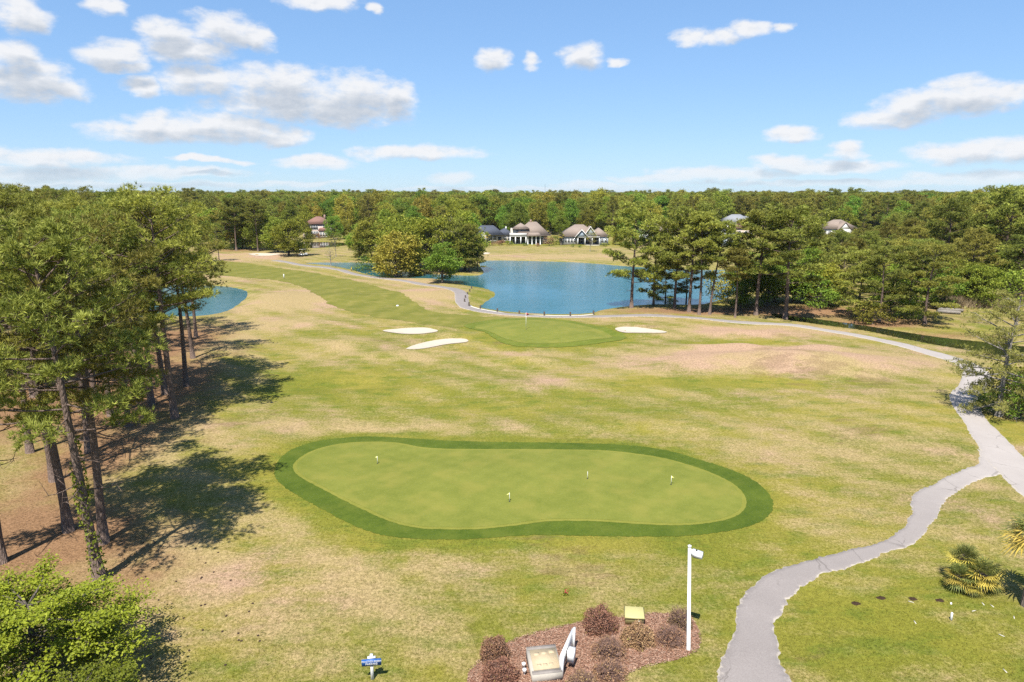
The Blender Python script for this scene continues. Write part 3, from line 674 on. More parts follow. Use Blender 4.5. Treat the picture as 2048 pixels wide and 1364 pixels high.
def px_of(x, y, z=0.0):
    dy, dz = y, z - CAM_H; zc = dy * math.cos(PITCH) - dz * math.sin(PITCH); yc = dy * math.sin(PITCH) + dz * math.cos(PITCH)
    return 1024 + FOCAL * x / zc, 682 - FOCAL * yc / zc
wood_l = [(-28, 46), (-33, 60), (-40, 78), (-48, 90), (-78, 90), (-84, 132), (-70, 150), (-66, 176), (-150, 176), (-150, 110), (-60, 40), (-36, 34), (-30, 38)]
SKY_L = ([-200, 0, 120, 200, 260, 330, 380, 420], [382, 380, 374, 380, 394, 402, 450, 500])
for p in scatter(wood_l, 84, 3.7, 6, lambda p: px_of(*p)[0] > -260):
    u = px_of(*p)[0]; top = np.interp(u, *SKY_L) + RND.uniform(0, 45)
    plant(RND.choice(PN), (p[0], p[1], land1(*p)), min(18.2, max(9, height_at(u, top, p[1]))), 'pine %s of the left wood, %s' % ('in the front rows' if p[1] < 70 else ('in the middle depth' if p[1] < 110 else 'deep at the back'), 'cut by the left edge' if u < 60 else ('between edge and corner' if u < 230 else 'close to the small pond')), LW, None, RND.uniform(.9, 1.15))

# --- pines on the bank of the big pond
BP = 'pines on the bank between the big pond and the ditch'
bank = [(1263,616,424,PM[0],'broad pine at the left end of the pond bank, crown leaning over the water',1.15),
 (1307,611,470,PM[2],'low dense pine second from the left on the pond bank',1.0),(1349,617,440,PM[1],'pale trunked pine third from the left on the pond bank',1.05),
 (1378,624,428,PM[1],'tall pine in the middle of the pond bank row',1.1),(1398,629,430,PSPARSE[0],'slim pine with bare trunk right of the middle of the pond bank',1.2),
 (1419,629,448,PSPARSE[1],'slim pine leaning to the right over the pond bank',1.2),(1470,635,500,PSPARSE[0],'short thin pine between leaning pine and ditch end',1.3),
 (1512,630,436,PM[3],'tall reddish trunked pine near the head of the ditch',1.3),(1570,638,430,PM[1],'wide crowned pine at the head of the ditch',1.35)]
for i, (x, y, t, k, lab, sx) in enumerate(bank): pine_at(x, y, t, k, lab, BP, 0.0 if k is PSPARSE[1] else None, sx); taken.append(G(x, y))
pine_at(1330, 604, 505, PM[2], 'dark young pine behind the bank row, close to the water', BP, None, 1.2)
pine_at(1372, 606, 500, PM[0], 'second dark young pine behind the bank row', BP, None, 1.1)
for x, y, h, lab in ((1455,606,5.2,'yellow green bush beside the pond behind the thin pine'),(1490,608,7.5,'tall leafy bush behind the thin pine on the pond bank'),(1535,612,8.0,'leafy bush behind the two tall pines at the ditch head'),
                     (1480,618,4.0,'rounded bush at the foot of the leafy bank thicket'),(1640,618,5.0,'bright bush left of the spreading low pine'),(1610,606,8.5,'dense leafy tree at the left end of the right wood')):
    p = on(x, y); plant(BUSH[(x // 5) % 2] if h < 6 else BR[(x // 5) % 3], p, h, lab, 'bushes of the pond bank', None, 1.0, 'bush', 'bush'); taken.append(G(x, y))
# --- right wood
RW = 'pines of the wood on the right'
pine_at(1716, 636, 512, PM[2], 'spreading low pine with dark hollow under its crown beside the ditch', RW, None, 1.35)
pine_at(1758, 642, 505, PM[2], 'low bushy pine right of the spreading pine beside the ditch', RW, None, 1.3)
pine_at(1815, 634, 515, PM[0], 'low pine with two trunks near the stacked logs', RW, None, 1.25)
pine_at(1850, 640, 500, PM[2], 'rounded pine just left of the stacked logs', RW, None, 1.3)
for q in ((1716,636),(1758,642),(1815,634),(1850,640)): taken.append(G(*q))
for x, y, h, lab in ((1745,648,3.2,'low leafy bush under the low bushy pine'),(1820,637,2.6,'low round bush beneath the rounded pine'),(1885,618,6.5,'bright leafy tree behind the logs'),(1960,612,6.5,'bright green tree at the wood edge above the reeds'),(2010,612,5.5,'bright bush at the far right wood edge')):
    p = on(x, y); plant(BUSH[x % 2] if h < 6 else BR[x % 2], p, h, lab, 'bushes along the right wood edge', None, 1.1, 'bush', 'bush'); taken.append(G(x, y))
EDGE_TREES = ((1548,604,505,1,'tall leafy tree behind the wide crowned ditch pine'),(1585,606,520,0,'full green tree left of the right wood edge'),(1618,600,500,4,'pine filling the gap at the left end of the right wood'),(1655,612,530,2,'yellow green tree at the left of the right wood edge'),(1680,606,500,4,'pine behind the spreading low pine'),
    (1700,600,488,3,'pine standing second behind the spreading low pine'),(1780,620,525,0,'leafy tree between the low ditch pines'),(1790,606,490,4,'pine behind the low bushy pine'),(1840,610,488,4,'pine behind the rounded pine by the logs'),(1910,606,520,0,'full green tree behind the log stack'),(1935,598,470,3,'pine rising behind the dry reeds'),(1985,600,510,1,'leafy tree right of the dry reeds'),(2035,602,480,4,'pine at the right wood edge above the pale tree'))
for x, y, t, k, lab in EDGE_TREES: broad_at(x, y, t, (BR + [PM[0], PM[2]])[k], lab, 'trees along the front of the right wood', 1.25)
wood_r = [tuple(G(1590, 604)), tuple(G(1690, 616)), tuple(G(1860, 612)), tuple(G(2000, 606)), (150, 100), (270, 200), (230, 235), tuple(G(1700, 495)), tuple(G(1560, 520)), tuple(G(1545, 560))]
SKY_R = ([1480, 1550, 1600, 1650, 1720, 1800, 1900, 1980, 2048, 2300], [470, 448, 460, 474, 462, 425, 402, 384, 380, 378])
for p in scatter(wood_r, 135, 5.0, 8, lambda p: px_of(*p)[0] < 2230):
    u = px_of(*p)[0]; top = np.interp(u, *SKY_R) + RND.uniform(0, 1) ** 1.5 * 75 + max(0, 130 - p[1]) * .9
    plant(RND.choice(PM[:3]), (p[0], p[1], land1(*p)), min(17.8, max(6, height_at(u, top, p[1]))), 'pine %s of the right wood, %s' % ('in the front rows' if p[1] < 125 else ('in the middle depth' if p[1] < 165 else 'deep at the back'), 'toward the pond' if u < 1680 else ('above the ditch and logs' if u < 1900 else 'toward the right edge of the photo')), RW, None, RND.uniform(1.0, 1.3))

# --- clump by the pond, tree group at far left, trees by the houses
CL = 'trees of the clump jutting into the pond'
for x, y, t, k, lab, sx in ((793,553,456,BR[2],'yellow green tree at the near left of the pond clump',1.15),(885,566,490,BR[1],'small round green tree standing alone on the near shore',1.05),(835,546,455,BR[0],'mid green tree in the middle of the pond clump',.9),
    (862,545,430,BR[0],'tall tree at the back of the pond clump',.75),(800,537,428,BR[0],'bright broad tree behind the yellow green tree',.8),(742,520,440,BR[2],'open yellow green tree left of the pond clump',.9),(720,515,450,BR[1],'dark green tree at the left end of the clump row',.9),(705,500,470,BR[1],'slim tree at the left beginning of the clump row',.8),
    (770,512,425,BR[1],'tall dark tree behind the clump row',.8),(820,548,478,BR[2],'low yellow green tree filling the front of the clump',1.2),(905,548,470,BR[0],'dark green tree between the lone shore tree and the clump tip',.9),(930,540,432,BR[1],'tall green tree behind the clump tip',.8),(745,545,500,BUSH[0],'low bush on the shore left of the clump',1.1)):
    broad_at(x, y, t, k, lab, CL, sx * 1.28)
for x, y, t, k, lab in ((938,549,455,PM[2],'dark pine at the right tip of the pond clump'),(912,545,445,PM[0],'pine next to the tip of the pond clump'),(955,549,490,PM[2],'low dark pine overhanging the water at the clump tip')): pine_at(x, y, t, k, lab, CL, None, 1.1); taken.append(G(x, y))
FL = 'tree group beyond the fairway at far left'
for x, y, t, k, lab, sx in ((578,512,436,BR[0],'big bright green oak at the right end of the far left group',.9),(556,505,440,BR[1],'green tree behind the big oak',1.0),(440,497,412,BR[0],'dark round tree at the left end of the far left group',1.0),(535,500,418,BR[0],'tall full tree behind the big oak',.8),(485,496,440,BR[0],'dark full tree behind the left pale trunk',.9),(500,498,430,BR[1],'dark green tree between the pale trunks',.8),(594,510,478,BUSH[0],'low leafy bush at the foot of the big oak',.9)):
    broad_at(x, y, t, k, lab, FL, sx * 1.2)
for x, y, t, k, lab in ((473,501,402,PM[3],'tall pale trunked pine left in the far left group'),(516,503,405,PSPARSE[0],'half bare tall pine right in the far left group'),(455,499,415,PM[0],'dense pine at the back of the far left group')): pine_at(x, y, t, k, lab, FL, None, 1.2); taken.append(G(x, y))
def bare_tree(seed, H, nm='bare_tree'):
    r = np.random.default_rng(seed); mb = MB(); tw = MB(); tl = trunk_line(r, H, (0, 0), .15, 8); mb.tube(tl, .16 * np.linspace(1.1, .12, 8) * H / 9, 6)
    for i in range(26):
        t = r.uniform(.28, .98); o = tl[int(t * 7)]; az = i * 2.4; L = H * .30 * (1.1 - t) + .4
        e = o + np.array([math.cos(az), math.sin(az), r.uniform(.4, 1.2)]) * L; mb.tube([o, (o + e) / 2 + r.normal(0, .08 * L, 3), e], [.04, .025, .01], 4, False)
        for _ in range(6):
            b = o + (e - o) * r.uniform(.35, 1); f = b + (unit(r, 1)[0] + np.array([0, 0, .6])) * L * .3; tw.tube([b, f], [.016, .006], 3, False)
    return mb.mesh(nm, True), tw.mesh(nm + '_twigs')
BT = bare_tree(51, 9)
def bare_at(px, py, top, lab):
    p = on(px, py); h = height_at(px, top, p.y); o = empty('bare_tree', p, RND.uniform(0, 6), h / 9)
    link('trunk', BT[0], grey_bark_m, o); link('twigs', BT[1], grey_bark_m, o); tag(o, lab, 'tree'); return o
bare_at(662, 533, 488, 'small leafless tree at the edge of the narrow pond arm'); bare_at(905, 545, 425, 'tall leafless snag rising out of the pond clump'); bare_at(878, 546, 445, 'pale leaning dead trunk in the pond clump').rotation_euler = (0, -.12, 1)
broad_at(672, 513, 457, SAP, 'slender young tree beyond the narrow pond arm', None, .9)
broad_at(1180, 503, 452, SAP, 'thin young tree on the lawn before the blue gabled house', None, .9)
HT = 'trees around the houses beyond the pond'
for x, y, t, k, sx, lab in ((1265,488,420,BR[0],.9,'big bright tree right of the blue gabled house'),(1235,490,462,BR[2],1.0,'rounded yellow green tree beside the blue gabled house'),(1120,474,425,BR[1],.9,'bright tree between the two tan roofed houses'),(1020,470,425,BR[0],.9,'tree between the dark roofed house and the balcony house'),
    (945,478,430,BR[1],.9,'green tree left of the dark roofed house'),(612,478,440,BR[1],.8,'green tree left of the pink two storey house'),(668,479,430,BR[0],.8,'green tree right of the pink two storey house'),(690,486,440,BR[2],.8,'yellow green tree right of the pink house lawn')): broad_at(x, y, t, k, lab, HT, sx)

# --- the wood behind: nearest rows as trees, everything farther as one mass
HOUSES = {'a': (985, 486), 'b': (1062, 488), 'c': (1172, 490), 'd': (632, 475), 'e': (1312, 484), 'f': (1300, 474), 'g': (1440, 492), 'h': (1478, 462), 'i': (1492, 474), 'j': (1682, 474)}
HW = [G(*v) for v in HOUSES.values()]
def clear(p):
    u, v = px_of(*p)
    for q in HW:
        if np.hypot(p[0] - q[0], (p[1] - q[1]) * .8) < 15: return False
        uq = px_of(*q)[0]
        if abs(u - uq) < 60 and p[1] < q[1] + 5 and p[1] > 150: return False
    return True
MW = 'mixed trees of the wood behind the houses'
back = [(-260, 255), (-120, 255), (-100, 300), (-20, 262), (60, 262), (120, 262), (175, 250), (300, 235), (320, 330), (-300, 330)]
for p in scatter(back, 150, 6.0, 9, clear):
    u = px_of(*p)[0]; k = RND.choice([BR[0], BR[1], BR[1], BR[2], PM[0], PM[1]] if u < 1330 else [PM[0], PM[1], PM[2], PM[0], BR[1]])
    lab = 'pine among the trees behind the houses' if k in PM else 'broadleaf tree in fresh green behind the houses'
    lab += ', ' + ('far left' if u < 500 else 'left of the lakeside houses' if u < 940 else 'above the lakeside houses' if u < 1240 else 'above the bank pines' if u < 1600 else 'above the right wood') + (', nearest row' if p[1] < 285 else ', farther row')
    plant(k, (p[0], p[1], land1(*p)), RND.uniform(10.5, 15.5), lab, MW, None, RND.uniform(.8, 1.1))
src = {}
for o in COL.objects:
    if o.name.startswith('crown') and o.data is not None: src.setdefault(o.data.name, o)
FARK = [PM[0], PM[1], PM[2], BR[0], BR[1], BR[2]]
def far_forest():
    r = np.random.default_rng(77); pts = []; y = 322.0
    while y < 5200:
        s = max(5.6, y * .0125); xs = np.arange(-1.0 * y - 60, 1.0 * y + 60, s); xs = xs + r.uniform(-.45, .45, len(xs)) * s
        pts.append(np.stack([xs, y + r.uniform(-.45, .45, len(xs)) * s], 1)); y += s
    yy, extra = 118.0, []                             # flanks of the two woods behind the first trees
    while yy < 330:
        for x0, x1 in ((-1.05 * yy - 40, -max(150, 78 + .25 * yy)), (max(150, .86 * yy), 1.05 * yy + 40)):
            if x1 > x0: xs = np.arange(x0, x1, 6.0); extra.append(np.stack([xs + r.uniform(-2, 2, len(xs)), yy + r.uniform(-2, 2, len(xs))], 1))
        yy += 6
    P = np.concatenate(pts + extra); n = len(P)
    P = P[[clear(p) if p[1] < 420 else True for p in P]]; n = len(P)
    dec = vnoise(P, 91, 160) + .6 * vnoise(P, 92, 60) - np.clip((P[:, 1] - 500) / 500, 0, .9) + .25 - .5 * (P[:, 0] > .33 * P[:, 1])
    u = r.uniform(0, 1, n); broad = dec + r.normal(0, .45, n) > .25
    idx = np.where(broad, 3 + (u * 3).astype(int), (u * 3).astype(int))
    h = r.uniform(11.0, 15.8, n) + np.where(r.uniform(0, 1, n) < .10, r.uniform(.8, 3.0, n), 0)
    h += np.clip((P[:, 1] - 900) / 2500, 0, 1) * 1.0 + .7 * vnoise(P, 95, 220)
    Hs = np.array([k['H'] for k in FARK])[idx]; wide = np.maximum(1, P[:, 1] * .0125 / 5.6) ** .8
    me = bpy.data.meshes.new('far_forest'); me.vertices.add(n)
    me.vertices.foreach_set('co', np.column_stack([P, np.full(n, -.3)]).astype(np.float32).ravel())
    for nm_, tp, v in (('idx', 'INT', idx), ('rz', 'FLOAT', r.uniform(0, 6.28, n)), ('sz', 'FLOAT', h / Hs), ('sw', 'FLOAT', h / Hs * wide * r.uniform(.9, 1.15, n))):
        me.attributes.new(nm_, tp, 'POINT').data.foreach_set('value', v.astype(np.int32 if tp == 'INT' else np.float32))
    o = link('far_forest', me); tag(o, 'distant mixed forest stretching to the horizon', 'forest', kind='stuff')
    ng = bpy.data.node_groups.new('forest_scatter', 'GeometryNodeTree')
    ng.interface.new_socket('Geometry', in_out='INPUT', socket_type='NodeSocketGeometry'); ng.interface.new_socket('Geometry', in_out='OUTPUT', socket_type='NodeSocketGeometry')
    nn_ = ng.nodes; L = ng.links; gi = nn_.new('NodeGroupInput'); go = nn_.new('NodeGroupOutput'); jn = nn_.new('GeometryNodeJoinGeometry')
    def na(name, tp):
        q = nn_.new('GeometryNodeInputNamedAttribute'); q.data_type = tp; q.inputs[0].default_value = name; return next(x for x in q.outputs if x.enabled and x.name == 'Attribute')
    ai, ar, az_, aw = na('idx', 'INT'), na('rz', 'FLOAT'), na('sz', 'FLOAT'), na('sw', 'FLOAT')
    cr = nn_.new('ShaderNodeCombineXYZ'); L.new(ar, cr.inputs[2]); cs = nn_.new('ShaderNodeCombineXYZ'); L.new(aw, cs.inputs[0]); L.new(aw, cs.inputs[1]); L.new(az_, cs.inputs[2])
    for i, k in enumerate(FARK):
        oi = nn_.new('GeometryNodeObjectInfo'); oi.inputs['Object'].default_value = src[k['crown'].name]; oi.inputs['As Instance'].default_value = True
        cmp_ = nn_.new('FunctionNodeCompare'); cmp_.data_type = 'INT'; cmp_.operation = 'EQUAL'
        ins = [s for s in cmp_.inputs if s.enabled]; L.new(ai, ins[0]); ins[1].default_value = i
        ip = nn_.new('GeometryNodeInstanceOnPoints'); L.new(gi.outputs[0], ip.inputs['Points']); L.new(cmp_.outputs[0], ip.inputs['Selection'])
        L.new(oi.outputs['Geometry'], ip.inputs['Instance']); L.new(cr.outputs[0], ip.inputs['Rotation']); L.new(cs.outputs[0], ip.inputs['Scale']); L.new(ip.outputs[0], jn.inputs[0])
    L.new(jn.outputs[0], go.inputs[0]); md = o.modifiers.new('scatter', 'NODES'); md.node_group = ng
far_forest()

# --- ivy on the leaning pine
def ivy():
    r = np.random.default_rng(61); k = 900; z = r.uniform(0, 1, k) ** .8 * 7.2; a = r.uniform(0, 6.28, k)
    tl = trunk_line(np.random.default_rng(14), 16, (-.05, -.01), .25); t = z / 16
    x = np.interp(t, np.linspace(0, 1, 12), tl[:, 0]); y = np.interp(t, np.linspace(0, 1, 12), tl[:, 1])
    keep = np.sin(z * 1.7) + np.sin(a + z) > -.3 - (z < 1.5); rr = .25 * (1 - .5 * t) + r.uniform(.02, .13, k)
    P = np.stack([x + rr * np.cos(a), y + rr * np.sin(a), z], 1)[keep]
    V, F, T = leaves(r, P, .17, .2); return np_mesh('ivy', V, [F], {'tint': T})
link('ivy', ivy(), broad_m, TA)

# --- the leafy tree at the lower left, seen from above
def make_layered(seed, H, R, nl, subs, per, size):
    """wide tree of near level limbs carrying flat sprays of leaves"""
    r = np.random.default_rng(seed); mb = MB(); tl = trunk_line(r, H * .80, (0, 0), .2, 8); mb.tube(tl, .15 * np.linspace(1.2, .25, 8), 8); P = []
    for i in range(nl):
        t = .25 + .72 * (i + r.uniform(0, 1)) / nl; o = tl[min(7, int(t * 8))]; az = i * 2.39996 + r.uniform(-.3, .3); L = R * (1.1 - .62 * t ** 2) * r.uniform(.7, 1.12)
        s = np.linspace(0, 1, 6); d = np.array([math.cos(az), math.sin(az), .22 + .25 * (t > .85)]); wig = np.cumsum(r.normal(0, .05 * L, (6, 3)), 0) * s[:, None]
        line = o + d * (s * L)[:, None] + wig * np.array([1, 1, .4]); line[:, 2] -= .10 * L * s ** 2; mb.tube(line, .05 * np.linspace(1, .2, 6), 5, False)
        for j in range(subs):
            f = .25 + .75 * (j + r.uniform(0, 1)) / subs; b = np.array([np.interp(f, s, line[:, k]) for k in range(3)]); a2 = az + r.choice([-1, 1]) * r.uniform(.3, 1.2); sl = L * r.uniform(.15, .38) * (1.2 - .6 * f) + .2
            v = np.array([math.cos(a2), math.sin(a2), r.uniform(-.05, .3)]); e = b + v * sl; mb.tube([b, e], [.014, .004], 3, False)
            m = int(per * r.uniform(.6, 1.3)); q = r.uniform(.1, 1.08, m)[:, None]; P.append(b + v * sl * q + r.normal(0, 1, (m, 3)) * np.array([.17, .17, .07]))
    return mb, leaves(r, np.concatenate(P), size, 1.3, .5), H
NB = tree_kind('maple_tree', make_layered(71, 5.2, 3.6, 50, 13, 62, .125), near_m, oak_bark_m)
plant(NB, (-16.2, 20.6, land1(-16.2, 20.6)), 4.4, 'bright green leafy tree filling the lower left corner', None, .4, 1.12)
plant(NB, (-12.4, 16.4, land1(-12.4, 16.4)), 3.7, 'bright green leafy tree cut by the bottom edge at left', None, 2.1, 1.0)

# --- pale tree at the right edge
CY = tree_kind('cypress_tree', make_pine(81, H=10, r0=.22, t0=.10, R=3.3, nl=46, subs=8, per=15, clump=.34, ln=.20, w=.04, nn=8, limb_r=.06, dead=12, droop=.18, round_=.8, spread=.2, top_flat=.86), cyp_m, grey_bark_m)
p = on(1997, 832); plant(CY, p, height_at(2000, 588, p.y), 'pale sparse tree with grey limbs beside the cart path bend', None, 1.0, 1.0)
for x, y, h, k, lab in ((2040,838,3.4,BUSH[0],'dark bush at the foot of the pale tree, cut by the right edge'),(1965,822,1.6,BUSH[0],'low green bush left of the pale tree by the path'),(2020,800,3.6,BUSH[1],'yellowish bush behind the pale tree')):
    plant(k, on(x, y), h, lab, None, None, .8, 'bush', 'bush')

# ------------------------------------------------------------------ houses
def hip(mb, x0, x1, y0, y1, z0, zr, inset=None, over=.45):
    x0 -= over; x1 += over; y0 -= over; y1 += over
    if (x1 - x0) >= (y1 - y0):
        i = (y1 - y0) / 2 if inset is None else inset; ym = (y0 + y1) / 2; a, b = (x0 + i, ym, zr), (x1 - i, ym, zr)
        V = [(x0, y0, z0), (x1, y0, z0), (x1, y1, z0), (x0, y1, z0), a, b]; f4 = [(0, 1, 5, 4), (2, 3, 4, 5)]; f3 = [(1, 2, 5), (3, 0, 4)]
    else:
        i = (x1 - x0) / 2 if inset is None else inset; xm = (x0 + x1) / 2; a, b = (xm, y0 + i, zr), (xm, y1 - i, zr)
        V = [(x0, y0, z0), (x1, y0, z0), (x1, y1, z0), (x0, y1, z0), a, b]; f4 = [(1, 2, 5, 4), (3, 0, 4, 5)]; f3 = [(0, 1, 4), (2, 3, 5)]
    mb.add(V, f3=f3, f4=f4 + [(3, 2, 1, 0)])
    mb.box(x0, x1, y0, y1, z0 - .22, z0 - .02); return mb
def gable(mb, x0, x1, y0, y1, z0, zr, over=.3):        # gable facing the camera, roof slabs with thickness
    xm = (x0 + x1) / 2; sl = (zr - z0) / (xm - x0); e = over
    for s in (-1, 1):
        xe = xm + s * (xm - x0 + e); ze = z0 - e * sl
        pts = [(xm, zr), (xe, ze), (xe, ze + .2), (xm, zr + .22)]
        mb.prism(pts if s > 0 else pts[::-1], y0 - e, y1)
    return mb
def roof_mat(name, a, b):
    m, N = mat(name); p = N.obj(); br = N.n('ShaderNodeTexBrick'); br.inputs['Scale'].default_value = 2.2; br.inputs['Mortar Size'].default_value = .03
    N.put(br.inputs['Vector'], p); N.put(br.inputs['Color1'], a); N.put(br.inputs['Color2'], b); N.put(br.inputs['Mortar'], tuple(x * .6 for x in a))
    N.surf(N.bsdf(N.mix(N.noise(p, 1.2, 4), br.outputs['Color'], a), .9, None, .2).outputs[0]); return m
roof_tan, roof_dark, roof_brown, roof_grey = roof_mat('tan_shingles', (.28, .22, .18), (.36, .29, .24)), roof_mat('slate_blue_shingles', (.075, .085, .11), (.12, .13, .16)), roof_mat('red_brown_shingles', (.24, .13, .10), (.33, .19, .15)), roof_mat('grey_shingles', (.26, .27, .29), (.34, .35, .37))
cream, white_w, blue_w, pink_w = plain('cream_stucco', (.55, .50, .41), .85), plain('white_siding', (.62, .61, .58), .7), plain('blue_grey_siding', (.30, .36, .42), .7), plain('pinkish_stucco', (.62, .50, .43), .85)
white_p = plain('white_paint', (.80, .80, .78), .5, .4, .04); brown_w = plain('brick_brown', (.30, .20, .16), .9)
def glass_mat():
    m, N = mat('window_glass'); N.surf(N.bsdf((.03, .04, .05), .05, None, .6).outputs[0]); return m
glass_m = glass_mat()
def window(parent, x, z, w, h, y, arch=False):
    f = MB(); t = .09
    f.box(x - w/2 - t, x + w/2 + t, y - .10, y - .004, z - t, z - .001); f.box(x - w/2 - t, x + w/2 + t, y - .10, y - .004, z + h + .001, z + h + t)
    f.box(x - w/2 - t, x - w/2, y - .10, y - .004, z, z + h); f.box(x + w/2, x + w/2 + t, y - .10, y - .004, z, z + h); f.box(x - .03, x + .03, y - .09, y - .03, z, z + h)
    f.box(x - w/2, x - .031, y - .09, y - .03, z + h * .55, z + h * .55 + .06); f.box(x + .031, x + w/2, y - .09, y - .03, z + h * .55, z + h * .55 + .06)
    o = f.build('window', white_p, parent); MB().box(x - w/2, x + w/2, y - .025, y - .006, z, z + h).build('pane', glass_m, o)
def house(name, key, label, rz=0.0):
    p = on(*HOUSES[key]); o = empty(name, (p.x, p.y, p.z), rz); return tag(o, label, 'house')
# dark roofed house
o = house('lakeside_house', 'a', 'single storey cream house with slate blue roof and white gable', .05)
MB().box(-7, 7.2, .65, 8.4, -.3, 2.75).build('wall', cream, o); MB().box(-4.8, -1.6, -1.6, .647, -.3, 2.75).prism([(-4.8, 2.752), (-1.6, 2.752), (-3.2, 4.35)], -1.6, -.1).build('gable_wing', white_w, o)
r_ = hip(MB(), -7, 3.6, 0, 8.5, 2.98, 5.9, 3.6).build('roof', roof_dark, o); hip(MB(), 1.2, 7.4, .6, 7, 2.96, 4.9, 2.2, .38).build('side_roof', roof_dark, o); gable(MB(), -4.8, -1.6, -1.6, 4.0, 2.75, 4.4).build('gable_roof', roof_dark, o)
MB().box(4.6, 5.1, 3.2, 3.7, 4.4, 5.5).build('chimney', white_w, r_)
for x in (-6, -.6, .9, 4.4, 6.0): window(o, x, .9, 1.0, 1.5, .65)
window(o, -3.2, .8, 1.5, 1.6, -1.6); MB().box(2.0, 3.1, .57, .645, 0, 2.1).build('door', glass_m, o)
# two storey house with balcony
o = house('lakeside_house', 'b', 'two storey cream house with hipped tan roof, balcony and arched porch')
MB().box(-7, -1.6, 1.5, 9, -.3, 5.0).box(-1.597, 5.6, .8, 9, -.3, 2.8).build('wall', cream, o)
r_ = hip(MB(), -4.9, 6.2, .35, 10, 3.02, 7.3, 4.7, .5).build('roof', roof_tan, o)
hip(MB(), -5.9, -1.0, 1.2, 7.5, 5.2, 6.9, 2.2, .45).build('upper_roof', roof_tan, o); MB().box(-.3, .3, 5, 5.6, 6.7, 8.0).build('chimney', brown_w, r_)
MB().box(-7.3, -1.5, -1.2, 1.49, 2.55, 2.75).box(-7.3, -1.5, -1.2, -1.08, 2.76, 3.7).box(-7.3, -7.18, -1.07, 1.49, 2.76, 3.7).build('balcony', white_w, o)
for x in (-7.1, -5.3, -3.5, -1.75): MB().box(x - .16, x + .16, -1.15, -.85, -.3, 2.548).build('column', white_p, o)
hip(MB(), -1.2, 3.2, -1.8, .5, 3.0, 3.9, 1.0, .3).build('porch_roof', roof_tan, o)
for x in (-1.1, .3, 1.7, 3.1):
    MB().lathe([(.24, -.3), (.24, .05), (.15, .1), (.13, 2.2), (.24, 2.4), (.3, 2.76)], 10, (x, -1.5)).build('column', white_p, o)
for x in (-6.2, -4.4, -2.7): window(o, x, .2, 1.2, 2.0, 1.5)
for x in (-4.6, -3.2, -2.2): window(o, x, 3.4, .8, 1.3, 1.5)
for x in (-.5, 1.0, 2.4): window(o, x, .2, 1.0, 2.1, .8)
for x in (3.9, 4.9): window(o, x, .6, .75, 1.5, .8)
# blue gabled house
o = house('lakeside_house', 'c', 'single storey house with tan hipped roof, blue gables and white front wall')
MB().box(-8.4, -3.0, 0, 10, -.3, 2.8).build('wall', white_w, o); MB().box(-2.997, 7.4, 2.4, 10, -.3, 2.8).build('rear_wall', blue_w, o); MB().box(4.6, 7.4, 0, 2.397, -.3, 2.8).build('side_wall', blue_w, o)
r_ = hip(MB(), -8.4, 4.4, 0, 10, 3.02, 6.6, 5.4).build('roof', roof_tan, o); hip(MB(), 1.8, 7.4, .1, 7.6, 3.0, 5.5, 2.4, .42).build('side_roof', roof_tan, o)
for x0, x1, y0, zr, nm in ((-3.6, .4, -.8, 5.0, 'small_gable'), (-.9, 3.6, -.3, 6.0, 'large_gable')):
    xm = (x0 + x1) / 2; MB().prism([(x0, 2.82), (x1, 2.82), (xm, zr - .06)], y0, y0 + .2).build(nm, blue_w, o); g_ = gable(MB(), x0, x1, y0, 5.0, 2.82, zr).build(nm + '_roof', roof_tan, o)
    b = MB(); sl = (zr - 2.82) / (xm - x0)
    for s in (-1, 1):
        xe = xm + s * (xm - x0 + .3); pts = [(xm, zr - .04), (xe, 2.82 - .3 * sl - .04), (xe, 2.82 - .3 * sl + .22), (xm, zr + .24)]; b.prism(pts if s > 0 else pts[::-1], y0 - .42, y0 - .31)
    b.build('bargeboard', white_p, g_)
for x in (-2.8, -.4, 2.0, 4.4): MB().box(x - .14, x + .14, -.6, -.3, -.3, 2.78).build('column', white_p, o)
MB().box(-2.95, 4.55, -.75, -.15, 2.55, 2.79).build('porch_beam', white_p, o); MB().box(-2.95, 4.55, -.8, 2.39, -.3, .02).build('porch_floor', cream, o)
for x in (-7.8, -6.8, -5.8, -4.8, -3.8): window(o, x, .7, .6, 1.6, 0)
for x in (-1.6, .8, 3.0): window(o, x, .3, 1.6, 2.0, 2.4)
for x in (5.4, 6.6): window(o, x, .7, .7, 1.5, 0)
# pinkish two storey house at left
o = house('stucco_house', 'd', 'pinkish two storey house with red brown roof behind the far pond', .1)
MB().box(-4.2, 5.4, 0, 8, -.3, 5.2).build('wall', pink_w, o); MB().box(-4.6, -1.9, -1.4, -.003, -.3, 2.7).box(1.6, 5.0, -1.4, -.003, -.3, 2.7).build('bay', pink_w, o)
r_ = hip(MB(), -4.2, 5.4, 0, 8, 5.42, 8.0).build('roof', roof_brown, o); hip(MB(), -4.6, -1.9, -1.4, -.4, 2.92, 3.9, .5, .35).build('bay_roof', roof_brown, o); hip(MB(), 1.6, 5.0, -1.4, -.4, 2.92, 3.9, .5, .35).build('bay_roof', roof_brown, o)
MB().box(2.6, 3.2, 4.6, 5.2, 6.6, 8.6).build('chimney', brown_w, r_)
for x in (-1.3, -.4, .5): window(o, x, 3.2, .75, 1.6, 0); window(o, x, .3, .75, 2.1, 0)
for x in (2.2, 3.2, 4.2): window(o, x, .5, .6, 1.6, -1.4)
window(o, -3.2, .4, 1.2, 1.9, -1.4); window(o, 3.4, 3.5, 1.0, 1.3, 0)
